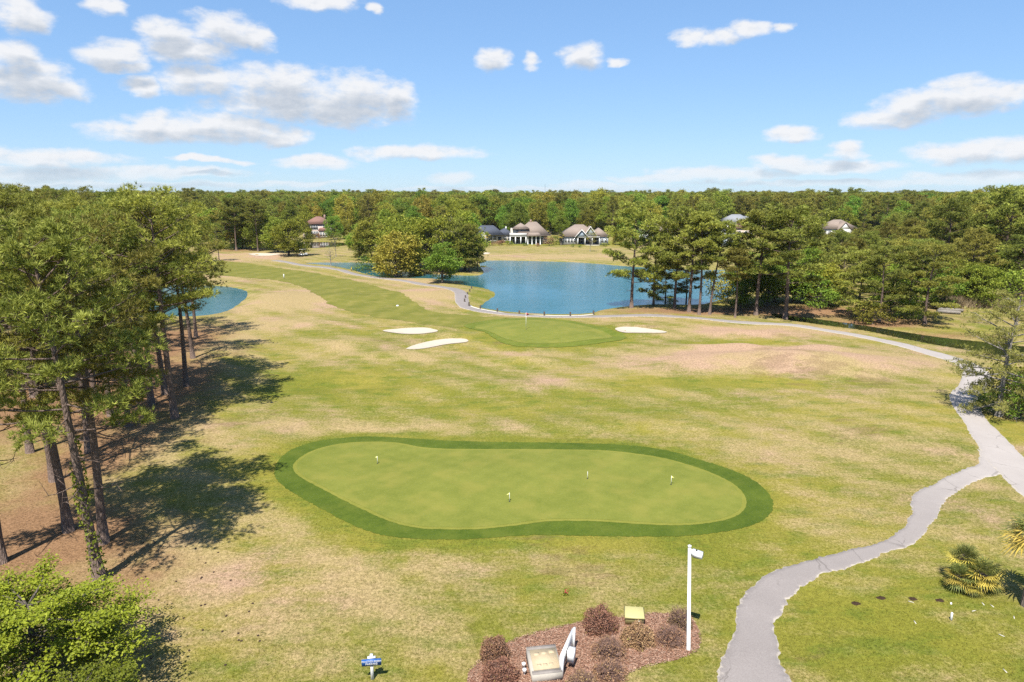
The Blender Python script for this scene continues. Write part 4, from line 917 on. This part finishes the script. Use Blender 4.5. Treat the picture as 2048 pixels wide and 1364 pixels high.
def small_house(key, label, roofm, wallm, w, d, eave, ridge, gx=None, rz=0.0):
    o = house('village_house', key, label, rz); MB().box(-w/2, w/2, 0, d, -.3, eave).build('wall', wallm, o)
    hip(MB(), -w/2, w/2, 0, d, eave + .23, ridge).build('roof', roofm, o)
    if gx is not None:
        gw, zr = 4.6, eave + (ridge - eave) * .75
        MB().box(gx - gw/2, gx + gw/2, -1.6, -.003, -.3, eave).prism([(gx - gw/2, eave + .002), (gx + gw/2, eave + .002), (gx, zr - .05)], -1.6, -1.4).build('gable_wing', white_w, o); gable(MB(), gx - gw/2, gx + gw/2, -1.6, d * .45, eave, zr).build('gable_roof', roofm, o)
        window(o, gx, .8, 1.4, 1.5, -1.6)
    for x in np.arange(-w/2 + 1.3, w/2 - .6, 2.6):
        if gx is None or abs(x - gx) > 3.0: window(o, float(x), .8, 1.0, 1.5, 0)
    return o
small_house('e', 'tan roofed house with white gable half hidden behind the bank pines', roof_tan, cream, 13, 9, 2.8, 6.4, -4.2)
small_house('g', 'blue grey house with white gable seen between slim pines', roof_grey, blue_w, 13, 9, 2.8, 5.6, -2.5)
small_house('h', 'grey roofed house with white gable above the right wood', roof_grey, white_w, 13, 9, 3.8, 7.4, 3.4, .1)
small_house('i', 'pink house with red brown roof before the grey roofed house', roof_brown, pink_w, 8, 7, 3.4, 5.8)
small_house('j', 'tan roofed house with white gable rising out of the right wood', roof_tan, white_w, 12, 9, 3.2, 6.6, .5)

# shrubs and palms before the houses
SH_FAR = tree_kind('garden_shrub', make_broad(43, H=1.4, r0=.04, t0=.0, R=1.0, clumps=24, per=26, cr=.3, size=.16, shape=.4), broad_m, oak_bark_m)
SH_RED = dict(SH_FAR); SH_RED['crown'] = SH_FAR['crown'].copy(); SH_RED['crown'].materials.clear(); SH_RED['leaf'] = red_m
for x, y, h, sx, red, lab in ((1003,490,1.6,2.2,1,'wide maroon shrub on the lawn of the dark roofed house'),(985,491,1.0,1.6,1,'low maroon shrub left of the wide maroon shrub'),(1018,491,1.6,1.2,0,'green garden shrub between dark roofed house and balcony house'),(1050,492,1.0,1.4,0,'low shrub before the balcony house arches'),
    (1075,493,1.1,1.3,1,'low maroon shrub right of the arched porch'),(1098,491,2.8,1.0,1,'tall reddish shrub at the right corner of the balcony house'),(1112,489,3.0,.9,0,'tall green shrub between the tan roofed houses'),(1145,494,1.0,1.1,0,'small shrub under the white front wall windows'),(1160,495,.9,1.3,0,'small shrub left of the blue gabled porch'),(1208,493,1.2,1.8,0,'low shrub right of the blue gabled porch'),
    (629,478,2.2,.6,1,'round dark shrub left before the pinkish house'),(637,478,2.2,.6,1,'round dark shrub right before the pinkish house')):
    plant(SH_RED if red else SH_FAR, on(x, y), h, lab, 'garden shrubs by the houses', None, sx, 'garden_shrub', 'shrub')

# ------------------------------------------------------------------ palms
def frond_fan(r, V, F, T, base, az, el, L, petiole, tint, nseg=16, blade=None):
    d = np.array([math.cos(az) * math.cos(el), math.sin(az) * math.cos(el), math.sin(el)]); side = np.array([-math.sin(az), math.cos(az), 0]); up = np.cross(side, d) * -1
    c = base + d * petiole; n0 = len(V) and sum(len(v) for v in V)
    for k in range(nseg):
        a = -1.9 + 3.8 * k / (nseg - 1); dd = d * math.cos(a) + side * math.sin(a); l = L * (1 - .18 * abs(a)) * r.uniform(.85, 1.1); w = .055 * L / .8
        m = c + dd * l * .55 - np.array([0, 0, .02]); tip = c + dd * l + np.array([0, 0, -.22 * l * r.uniform(.5, 1.6)]); n = np.cross(dd, up); n /= np.linalg.norm(n) + 1e-9
        b = sum(len(v) for v in V); V.append(np.array([c, m - n * w / 2, m + n * w / 2, tip])); F.append(np.array([[0, 1, 2], [1, 3, 2]]) + b); T.append(np.full(4, np.clip(tint + r.normal(0, .15), 0, 1)))
def palm_head(seed, trunk_h, L, n=46, r0=.16):
    r = np.random.default_rng(seed); A = ([], [], []); B = ([], [], []); tk = MB(); tk.tube([(0, 0, -.1), (.03, 0, trunk_h * .5), (0, .03, trunk_h)], [r0 * 1.2, r0, r0 * 1.1], 9)
    for k in range(n):
        q = k / (n - 1); el = 1.45 - 2.0 * q + r.normal(0, .1); az = k * 2.39996 + r.normal(0, .2); pet = L * r.uniform(.55, .85); base = np.array([0, 0, trunk_h])
        dst = B if q > .42 and r.uniform() < .8 else A
        frond_fan(r, *dst, base, az, el, L * r.uniform(.85, 1.1), pet, .4 + .3 * r.normal() * .3)
        e = base + np.array([math.cos(az) * math.cos(el), math.sin(az) * math.cos(el), math.sin(el)]) * pet; tk.tube([base, e], [.02, .012], 3, False)
    f = lambda D, nm: np_mesh(nm, np.concatenate(D[0]), [np.concatenate(D[1])], {'tint': np.concatenate(D[2])})
    return tk.mesh('palm_trunk', True), f(A, 'fronds'), f(B, 'yellow_fronds')
def palm(loc, heads, label, name='fan_palm'):
    o = empty(name, loc)
    for dx, dy, s, hd in heads:
        for nm, me, m_ in zip(('trunk', 'fronds', 'yellow_fronds'), hd, (oak_bark_m, palm_m, palmy_m)):
            c = link(nm, me, m_, o); c.location = (dx, dy, 0); c.scale = (s, s, s); c.rotation_euler = (0, 0, dx * 3 + dy)
    return tag(o, label, 'palm')
H1, H2 = palm_head(91, .75, .62), palm_head(92, 1.2, .62)
p = on(1945, 1182); palm(p, [(.30, .0, 1.0, H1), (-.55, .15, .78, H1), (.0, .72, .90, H2), (-.25, -.25, .55, H1)], 'clump of squat yellowing fan palms on the grass right of the path', 'palm_clump')
H3 = palm_head(93, 3.0, .85, 44, .2)
palm(Vector((21.6, 25.6, land1(21.6, 25.6))), [(0, 0, 1.05, H3)], 'taller fan palm with hanging dead fronds cut by the right edge', 'fan_palm')
H4 = palm_head(94, 2.6, .8, 26, .2)
palm(on(974, 491), [(0, 0, 1.25, H4)], 'small palm before the white gable of the dark roofed house'); palm(on(1122, 490), [(0, 0, 1.2, H4)], 'small palm between the two tan roofed houses')

# ------------------------------------------------------------------ things in the mulch bed
def shrub(px, py, rad, h, seed, leafy, label):
    rad, h = rad * 1.32, h * .92
    r = np.random.default_rng(seed); p = on(px, py); o = empty('mulch_bed_shrub', p); tw = MB()
    n = 150 if leafy else 260
    for k in range(n):
        d = unit(r, 1)[0]; d[2] = abs(d[2]) + .15; d /= np.linalg.norm(d); e = d * np.array([rad, rad, h]) * r.uniform(.75, 1.08) + np.array([0, 0, .02])
        tw.tube([(0, 0, -.03), e * .45 + r.normal(0, .03, 3), e], [.011, .008, .004], 3, False)
        for _ in range(3):
            b = e * r.uniform(.5, .95); tw.tube([b, b + (unit(r, 1)[0] + np.array([0, 0, .4])) * .14], [.006, .003], 3, False)
    tw.build('twigs', twig_m, o)
    m = int(6500 * rad if leafy else 1500 * rad); U = unit(r, m); U[:, 2] = np.abs(U[:, 2]) * 1.0; rr = r.uniform(.55, 1.04, m) ** .5
    P = U * rr[:, None] * np.array([rad, rad, h]) * (1 + .10 * np.sin(U[:, :1] * 7 + seed) + .08 * np.sin(U[:, 1:2] * 9)); P[:, 2] = np.maximum(P[:, 2], .04)
    V, F, T = leaves(r, P, .062, .4, .45); link('leaves', np_mesh('leaves', V, [F], {'tint': T}), red_m, o); tag(o, label, 'shrub', 'shrubs of the mulch bed')
shrub(1200, 1258, .52, 1.05, 101, True, 'largest rounded brown green shrub at the back of the mulch bed')
shrub(1275, 1284, .46, .85, 102, True, 'leafy dark shrub below the green utility box')
shrub(1218, 1310, .52, .75, 103, False, 'reddish twiggy shrub in the middle of the mulch bed')
shrub(1340, 1282, .50, .62, 104, False, 'sparse bare twigged shrub left of the lamp post')
shrub(1360, 1250, .42, .80, 105, False, 'thin mauve shrub directly behind the lamp post')
shrub(990, 1314, .46, .85, 106, True, 'dark maroon shrub at the left end of the mulch bed')
shrub(1000, 1356, .50, .70, 107, True, 'low maroon shrub in front of the left end shrub')
shrub(1220, 1352, .46, .60, 108, False, 'small reddish shrub near the bottom edge right of the stone marker')
shrub(1165, 1372, .42, .55, 109, False, 'reddish shrub cut by the bottom edge')

conc = plain('weathered_concrete', (.44, .40, .34), .92, .15, .25, 3.0, 0, .5); conc_d = plain('darkened_concrete_edge', (.27, .24, .215), .95, .1, .3, 5, 0, .5)
def plaque_mat():
    m, N = mat('sandy_plaque'); p = N.obj(); n = N.noise(p, 6, 5, .65); N.surf(N.bsdf(N.mix(n, (.40, .31, .19), (.56, .46, .31)), .8, N.bump(n, .4, .02), .2).outputs[0]); return m
plq = plaque_mat()
def text_mesh(body, size, extrude=.004):
    cu = bpy.data.curves.new('lettering', 'FONT'); cu.body = body; cu.size = size; cu.extrude = extrude; cu.align_x = 'CENTER'; cu.align_y = 'CENTER'
    t = bpy.data.objects.new('lettering', cu); COL.objects.link(t); dg = bpy.context.evaluated_depsgraph_get()
    me = bpy.data.meshes.new_from_object(t.evaluated_get(dg)); bpy.data.objects.remove(t); return me
# stone marker with slanted plaque
p = on(1088, 1340); o = tag(empty('stone_marker', p, .16, .92), 'squat concrete marker with slanted sandy plaque in the mulch bed', 'marker')
Wd, Dp = .60, .66
MB().add([(-Wd,-Dp,-.1),(Wd,-Dp,-.1),(Wd,Dp,-.1),(-Wd,Dp,-.1),(-Wd,-Dp,.34),(Wd,-Dp,.34),(Wd,Dp,.62),(-Wd,Dp,.62)], f4=[(3,2,1,0),(4,5,6,7),(0,1,5,4),(1,2,6,5),(2,3,7,6),(3,0,4,7)]).build('body', conc, o)
slope = math.atan2(.34, 2 * Dp); zat = lambda y: .48 + y * .28 / (2 * Dp)
def slab(name, x0, x1, y0, y1, t, m_):
    MB().add([(x0,y0,zat(y0)+.003),(x1,y0,zat(y0)+.003),(x1,y1,zat(y1)+.003),(x0,y1,zat(y1)+.003),(x0,y0,zat(y0)+t),(x1,y0,zat(y0)+t),(x1,y1,zat(y1)+t),(x0,y1,zat(y1)+t)], f4=[(3,2,1,0),(4,5,6,7),(0,1,5,4),(1,2,6,5),(2,3,7,6),(3,0,4,7)]).build(name, m_, o)
slab('edge_band', -Wd + .01, Wd - .01, -Dp + .01, -Dp + .17, .012, conc_d); slab('edge_band', -Wd + .01, Wd - .01, Dp - .17, Dp - .01, .012, conc_d); slab('plaque', -Wd + .10, Wd - .06, -Dp + .19, Dp - .19, .03, plq)
for k in range(3):                                    # worn raised relief, not legible
    slab('plaque_relief', -.36 + .3 * k, -.14 + .3 * k,   .18 + .02 * k, .32 + .02 * k, .040, plq); slab('plaque_relief', -.34 + .24 * k, -.16 + .24 * k, -.32, -.22, .040, plq)
for dx, dy in ((-Wd - .12, -.30), (-Wd - .14, .02), (Wd + .10, .35)):
    q = Vector((p.x + dx, p.y + dy, 0)); l_ = tag(empty('spotlight', (q.x, q.y, land1(q.x, q.y)), .3), 'small white ground spotlight %s the concrete marker' % ('at the right of' if dx > 0 else ('low left of' if dy < 0 else 'high left of')), 'light', 'ground spotlights at the marker')
    MB().lathe([(0, -.02), (.02, 0), (.02, .12), (0, .12)], 8).build('stake', white_p, l_); MB().lathe([(0, .121), (.06, .125), (.075, .24), (.07, .25), (0, .245)], 12).build('lamp_head', white_p, l_)
# white notice board seen almost edge-on
p = on(1133, 1327); o = tag(empty('notice_board', p, math.radians(70)), 'narrow white notice board seen edge-on beside the concrete marker', 'sign')
MB().box(-.85, .85, -.03, .03, .22, .92).build('board', white_p, o)
for x in (-.80, .80): MB().box(x - .06, x + .06, -.10, -.033, -.1, .98).build('post', white_p, o)
MB().box(-.32, -.02, -.34, -.104, .30, .78).lathe([(.0, .781), (.05, .782), (.045, .84), (0, .85)], 10, (-.17, -.22)).build('meter_box', white_p, o)
# utility box
ubm = plain('pale_green_paint', (.46, .42, .18), .55, .35, .08)
p = on(1268, 1243); o = tag(empty('utility_box', p, -.1, .88), 'pale green utility box behind the leafy dark shrub', 'utility box')
MB().add([(-.42,-.3,-.05),(.42,-.3,-.05),(.42,.3,-.05),(-.42,.3,-.05),(-.42,-.3,.36),(.42,-.3,.36),(.42,.3,.52),(-.42,.3,.52)], f4=[(3,2,1,0),(0,1,5,4),(1,2,6,5),(2,3,7,6),(3,0,4,7)]).build('cabinet', ubm, o)
MB().add([(-.46,-.35,.362),(.46,-.35,.362),(.46,.33,.535),(-.46,.33,.535),(-.42,-.3,.42),(.42,-.3,.42),(.40,.28,.585),(-.40,.28,.585)], f4=[(3,2,1,0),(4,5,6,7),(0,1,5,4),(1,2,6,5),(2,3,7,6),(3,0,4,7)]).build('lid', ubm, o)
MB().box(.05, .22, -.312, -.303, .12, .26).build('label_plate', white_p, o)
# lamp post
p = on(1377, 1299); o = tag(empty('lamp_post', p, -.5), 'tall white lamp post with box head beside the mulch bed', 'lamp post'); o.rotation_euler = (0, -.045, -.5)
MB().lathe([(0, -.2), (.085, -.2), (.085, .03), (.075, .05), (.058, 4.25), (0, 4.25)], 14).build('pole', white_p, o, True)
MB().lathe([(0, 4.252), (.07, 4.252), (.07, 4.30), (.0, 4.33)], 12).build('cap', white_p, o)
h_ = MB().add([(.10,-.13,3.94),(.48,-.13,3.91),(.48,.13,3.91),(.10,.13,3.94),(.10,-.11,4.16),(.47,-.14,4.09),(.47,.14,4.09),(.10,.11,4.16)], f4=[(3,2,1,0),(4,5,6,7),(0,1,5,4),(1,2,6,5),(2,3,7,6),(3,0,4,7)]).build('lamp_head', white_p, o)
MB().box(.16, .44, -.10, .10, 3.893, 3.906).build('lens', glass_m, h_); MB().lathe([(.0, 4.12), (.03, 4.125), (.028, 4.19), (0, 4.195)], 10, (.26, 0)).build('photocell', plain('black_plastic', (.02, .02, .02), .5), h_); MB().box(.057, .10, -.05, .05, 3.96, 4.14).build('bracket', white_p, o)
# parking sign
blue_s = plain('blue_sign_paint', (.015, .10, .36), .5, .4, .05)
p = on(745, 1358); o = tag(empty('parking_sign', p, .12), 'blue practice green parking sign on a white post', 'sign')
MB().box(-.05, .05, -.05, .05, -.2, 1.0).box(-.14, .14, -.052, .052, .86, .90).build('post', white_p, o)
s_ = MB().box(-.34, .34, -.085, -.055, .60, .86).build('sign_board', blue_s, o)
for b, z in (('PRACTICE GREEN', .775), ('PARKING', .675)):
    t = link('lettering', text_mesh(b, .088 if len(b) > 8 else .10), white_p, s_); t.rotation_euler = (math.pi / 2, 0, 0); t.location = (0, -.0895, z)

# ------------------------------------------------------------------ flags and small things
flag_y, flag_r, cup_m = plain('yellow_flag', (.80, .76, .25), .7), plain('red_flag', (.35, .03, .03), .7), plain('dark_cup', (.02, .02, .02), .9)
def flag(px, py, h, label, fm, gz, rz=0.0, group='practice flags', fl=.17):
    p = on(px, py); o = tag(empty('golf_flag', (p.x, p.y, p.z + gz), rz), label, 'flag', group)
    w = .011 * (1 if h < 1 else 1.9); MB().lathe([(0, -.05), (w, -.05), (w, h), (0, h)], 8).build('flagstick', white_p, o)
    MB().prism([(w, h - .01), (w + fl, h - fl * .62), (w, h - fl * .95)], -.008, .008).build('flag', fm, o); MB().lathe([(0, .002), (.055, .003), (.054, .006), (0, .006)], 14).build('cup', cup_m, o)
flag(755, 928, .50, 'small yellow flag at the left end of the practice green', flag_y, .03, 2.8); flag(1019, 1003, .52, 'small yellow flag in the front middle of the practice green', flag_y, .03, 3.4)
flag(1175, 958, .46, 'plain practice flag right of the middle of the green', flag_y, .03, 1.6, fl=.05); flag(1342, 970, .55, 'small yellow flag at the right end of the practice green', flag_y, .03, -.3)
flag(1052, 660, 2.1, 'red flag on the far green before the pond', flag_r, .05, .4, None, .42)
def marker_post(px, py, h, w, m_, label, name='marker_post', cat='marker'):
    p = on(px, py); o = MB().lathe([(0, -.1), (w, -.1), (w, h - .03), (w * .6, h), (0, h)], 10).build(name, m_, None); o.location = p; return tag(o, label, cat)
marker_post(1902, 1240, .34, .045, white_p, 'white pipe marker standing in the grass below the palm clump'); marker_post(1902, 1208, .07, .04, white_p, 'low white pipe stub behind the white pipe marker')
marker_post(568, 557, .9, .10, white_p, 'white yardage post in the fairway'); marker_post(703, 541, .8, .12, plain('yellow_paint', (.7, .5, .08), .6), 'yellow post beside the narrow pond arm'); marker_post(795, 612, .16, .2, white_p, 'low white marker at the fairway end')
# flowers on the lawn
p = on(1130, 1190); o = tag(empty('flower_plant', p), 'tiny red flowering plant alone on the lawn', 'plant'); r = np.random.default_rng(5)
for nm, m_, P in (('leaves', broad_m, r.normal(0, .07, (70, 3)) + [0, 0, .07]), ('blossoms', plain('pink_red_petals', (.65, .08, .10), .7), r.normal(0, .06, (28, 3)) + [.03, 0, .18])):
    V, F, T = leaves(r, P, .07); link(nm, np_mesh(nm, V, [F], {'tint': T}), m_, o)
# dark mulch spots, logs, reeds, twigs, cones
earth = plain('dark_earth', (.05, .032, .022), 1.0, .0, .5, 14, 0, .8)
for i, (x, y, lab) in enumerate(((1713,1207,'first dark earth mound right of the path, farthest left of four'),(1762,1196,'second dark earth mound from the path'),(1826,1198,'third dark earth mound from the path'),(1880,1201,'fourth dark earth mound, nearest the palm clump'))):
    p = on(x, y); rr = np.random.default_rng(i); n = 14; an = np.arange(n) * 2 * math.pi / n; k = 1 + rr.uniform(-.25, .25, n); mb = MB()
    V = [(0, 0, .06)] + [(.11 * k[j] * math.cos(an[j]), .08 * k[j] * math.sin(an[j]), .045) for j in range(n)] + [(.21 * k[j] * math.cos(an[j]), .15 * k[j] * math.sin(an[j]), -.01) for j in range(n)]
    mb.add(V, f3=[(0, 1 + j, 1 + (j + 1) % n) for j in range(n)], f4=[(1 + j, 1 + n + j, 1 + n + (j + 1) % n, 1 + (j + 1) % n) for j in range(n)]); q = mb.build('earth_mound', earth, None, True); q.location = p; tag(q, lab, 'mound', 'earth mounds on the lawn')
logm = grey_bark_m
for i, (x0, y0, x1, y1, z, lab) in enumerate(((1873,626,1920,629,.25,'long pale log, lowest of the stack at the wood edge'),(1876,622,1926,625,.28,'log at the back of the stack at the wood edge'),(1872,620,1918,622,.72,'log on top of the stack at the wood edge'))):
    a, b = on(x0, y0), on(x1, y1); mb = MB(); mb.tube([(a.x, a.y, a.z + z), ((a.x + b.x) / 2, (a.y + b.y) / 2, (a.z + b.z) / 2 + z), (b.x, b.y, b.z + z)], [.28, .26, .24], 10); q = mb.build('log', logm, None, True); tag(q, lab, 'log', 'stacked logs')
r = np.random.default_rng(15); c = on(1945, 612); k = 1600; P = np.stack([c.x + r.normal(0, 3.2, k), c.y + r.normal(0, 1.2, k), np.zeros(k)], 1); P[:, 2] = land(P[:, :2]); D = np.tile([0, 0, 1.0], (k, 1)); V, F, T = needles(r, P, D, 3, 1.8, .05, 2.2)
tag(link('dry_reeds', np_mesh('dry_reeds', V, [F], {'tint': T}), reed_m), 'pale dry reeds at the right wood edge', 'reeds', kind='stuff')
cone_m = plain('pine_cone', (.045, .025, .018), .9); cone_mesh = MB().lathe([(0, 0), (.035, .02), (.045, .05), (.03, .09), (0, .11)], 7).mesh('cone')
for i in range(34):
    x, y = RND.uniform(245, 520), RND.uniform(1085, 1335)
    if x < 300 and y > 1200: x += 150
    q = link('pine_cone', cone_mesh, cone_m); q.location = on(x, y); q.rotation_euler = (1.4, 0, RND.uniform(0, 6)); tag(q, 'fallen pine cone on the dry grass right of the leafy tree', 'pine cone', 'fallen pine cones')
chip_m = plain('pale_debris', (.62, .58, .50), .8); chip = MB().box(-.10, .10, -.015, .015, 0, .02).mesh('chip')
for x, y in ((1966,1208),(1984,1212),(1948,1222),(2003,1271),(2028,1235),(1830,1245),(2010,1342),(1822,1204)):
    q = link('dead_stick', chip, chip_m); q.location = on(x, y); q.rotation_euler = (0, 0, RND.uniform(0, 3)); tag(q, 'small pale stick lying on the lawn right of the path', 'stick', 'pale sticks on the lawn')
# timber edging along the pond
wood_d = plain('dark_timber', (.07, .055, .045), .9); bulk_p = GP([(943,578),(938,586),(931,596),(930,606),(942,612),(957,616.5),(975,620),(1000,624),(1030,627),(1060,629),(1098,630.5),(1130,631),(1160,630.5),(1187,628)])
bl = smooth_open(bulk_p, 6); o = tag(empty('timber_bulkhead', (bl[0][0], bl[0][1], 0)), 'low timber edging with dark posts and pale rail along the pond and path', 'edging'); org = np.array([bl[0][0], bl[0][1], 0])
def wall_strip(line, z0, z1, t):
    line = np.asarray(line); tn = np.gradient(line, axis=0); tn /= np.linalg.norm(tn, axis=1)[:, None]; nr = np.stack([-tn[:, 1], tn[:, 0]], 1) * t / 2; n = len(line)
    V = np.concatenate([np.column_stack([line - nr, np.full(n, z0)]), np.column_stack([line + nr, np.full(n, z0)]), np.column_stack([line + nr, np.full(n, z1)]), np.column_stack([line - nr, np.full(n, z1)])]) - org
    i = np.arange(n - 1)[:, None]; j = np.arange(4)[None]; return MB().add(V, f4=np.stack([i + j * n, i + ((j + 1) % 4) * n, i + 1 + ((j + 1) % 4) * n, i + 1 + j * n], -1).reshape(-1, 4))
wall_strip(bl[24:], -1.2, -.10, .12).build('retaining_boards', plain('grey_timber', (.30, .27, .24), .9), o); wall_strip(bl[24:], -.098, .0, .16).build('cap_rail', plain('pale_timber', (.72, .68, .62), .8), o)
ps = resample(bl, 3.2, False)
for q in ps:
    c = MB().box(-.11, .11, -.11, .11, -1.0, .50).build('post', wood_d, o); c.location = Vector((q[0], q[1], 0)) - Vector(org)
# parked golf cart by the far oak
p = on(606, 512); o = tag(empty('golf_cart', p, .5), 'white golf cart parked in the shade of the far oak', 'golf cart'); tyre = plain('tyre_rubber', (.02, .02, .02), .9)
MB().box(-1.15, 1.15, -.55, .55, .28, .62).box(.45, 1.1, -.5, .5, .623, .85).build('body', white_p, o); MB().box(-.55, -.05, -.5, .5, .623, .80).box(-.65, -.553, -.5, .5, .70, 1.2).build('seat', plain('tan_vinyl', (.45, .36, .26), .6), o)
MB().box(-.95, .75, -.6, .6, 1.82, 1.9).build('roof', white_p, o)
for x in (-.9, .65):
    for y in (-.5, .5): MB().tube([(x, y, .6), (x, y, 1.818)], .02, 6).build('roof_post', cup_m, o)
for x in (-.75, .75):
    for y in (-.5, .5): MB().tube([(x, y - .08, .23), (x, y + .08, .23)], .23, 14).build('wheel', tyre, o)
# radio mast on the horizon
r_ = ray(1090, 386); y_ = 1900.0; mx = r_[0] / r_[1] * y_; o = tag(empty('radio_mast', (mx, y_, 0)), 'thin radio mast standing above the forest horizon', 'mast'); steel = plain('galvanised_steel', (.35, .36, .38), .5, .5, .1, 2, .5)
for k in range(3):
    a = k * 2.094; MB().tube([(.8 * math.cos(a), .8 * math.sin(a), 0), (.35 * math.cos(a), .35 * math.sin(a), 42)], .14, 5).build('leg', steel, o)
m_ = MB()
for z in np.arange(2, 42, 2.5):
    f = .8 - .45 * z / 42; q = [(f * math.cos(k * 2.094), f * math.sin(k * 2.094), z) for k in range(3)]
    for k in range(3): m_.tube([q[k], q[(k + 1) % 3]], .05, 4, False)
m_.build('bracing', steel, o)

# ------------------------------------------------------------------ loose bark chips on the mulch bed
r = np.random.default_rng(302); lo_, hi_ = BED.min(0), BED.max(0); P = r.uniform(lo_, hi_, (26000, 2)); P = P[sdf(P, BED) < .08]; n = len(P)
P3 = np.column_stack([P, land(P) + .028 + r.uniform(0, .02, n)]); V, F, T = leaves(r, P3, .075, 2.0, .45, True, .35)
chips_m, N_ = mat('loose_bark_chips'); N_.surf(N_.bsdf(N_.mix(N_.attr('tint'), (.13, .06, .035), (.52, .35, .25)), .95).outputs[0])
tag(link('bark_chips', np_mesh('bark_chips', V, [F], {'tint': np.clip(T * 1.6 - .3, 0, 1)}), chips_m), 'loose brown bark chips covering the mulch bed', 'mulch', kind='stuff')

# ------------------------------------------------------------------ standing grass blades in the near rough
r = np.random.default_rng(301); K = 150000
yy = 1 / r.uniform(1 / 46, 1 / 15.5, K); xx = r.uniform(-.86, .86, K) * (yy + 4); P = np.stack([xx, yy], 1)
k = (sdf(P, COLLAR) > -.30 * r.uniform(0, 1, K) ** 2) & (sdf(P, BED) > -.10)
cl_ = resample(smooth_open(near_c, 8), .3, False); cw = np.interp(np.linspace(0, 1, len(cl_)), np.linspace(0, 1, len(wid)), wid)
fc = resample(smooth_open(far_c, 8), .5, False); fc = fc[fc[:, 1] < 70]
for c_, w_ in [(cl_, cw * .97), (fc, np.full(len(fc), 1.1))]:
    for i in range(0, len(c_)): k &= ((P - c_[i]) ** 2).sum(1) > w_[i] ** 2
P = P[k]; n = len(P); big = .35 + .65 * (r.uniform(0, 1, n) > .5); P3 = np.column_stack([P, land(P) - .005])
V, F, T = needles(r, P3, np.tile([0, 0, 1.0], (n, 1)), 3, .060, .014, 1.1)
at_ = {q: np.repeat(v, 9) for q, v in ground_attrs(P).items()}
tag(link('rough_grass', np_mesh('rough_grass', V, [F], at_), ground_m), 'short rough grass standing around the practice green', 'grass', kind='stuff')

# ------------------------------------------------------------------ thin summer air over the land
hz = MB().box(-7000, 7000, -300, 6500, -2.6, 46).build('haze', None, None); tag(hz, kind='stuff')
hm = bpy.data.materials.new('air'); hm.use_nodes = True; N_ = Nodes(hm.node_tree)
pv = N_.n('ShaderNodeVolumePrincipled'); pv.inputs['Color'].default_value = (.80, .88, 1, 1); pv.inputs['Density'].default_value = .00005; pv.inputs['Anisotropy'].default_value = .2
hm.node_tree.links.new(pv.outputs[0], N_.n('ShaderNodeOutputMaterial').inputs['Volume']); hz.data.materials.append(hm)
scene.cycles.volume_bounces = 0
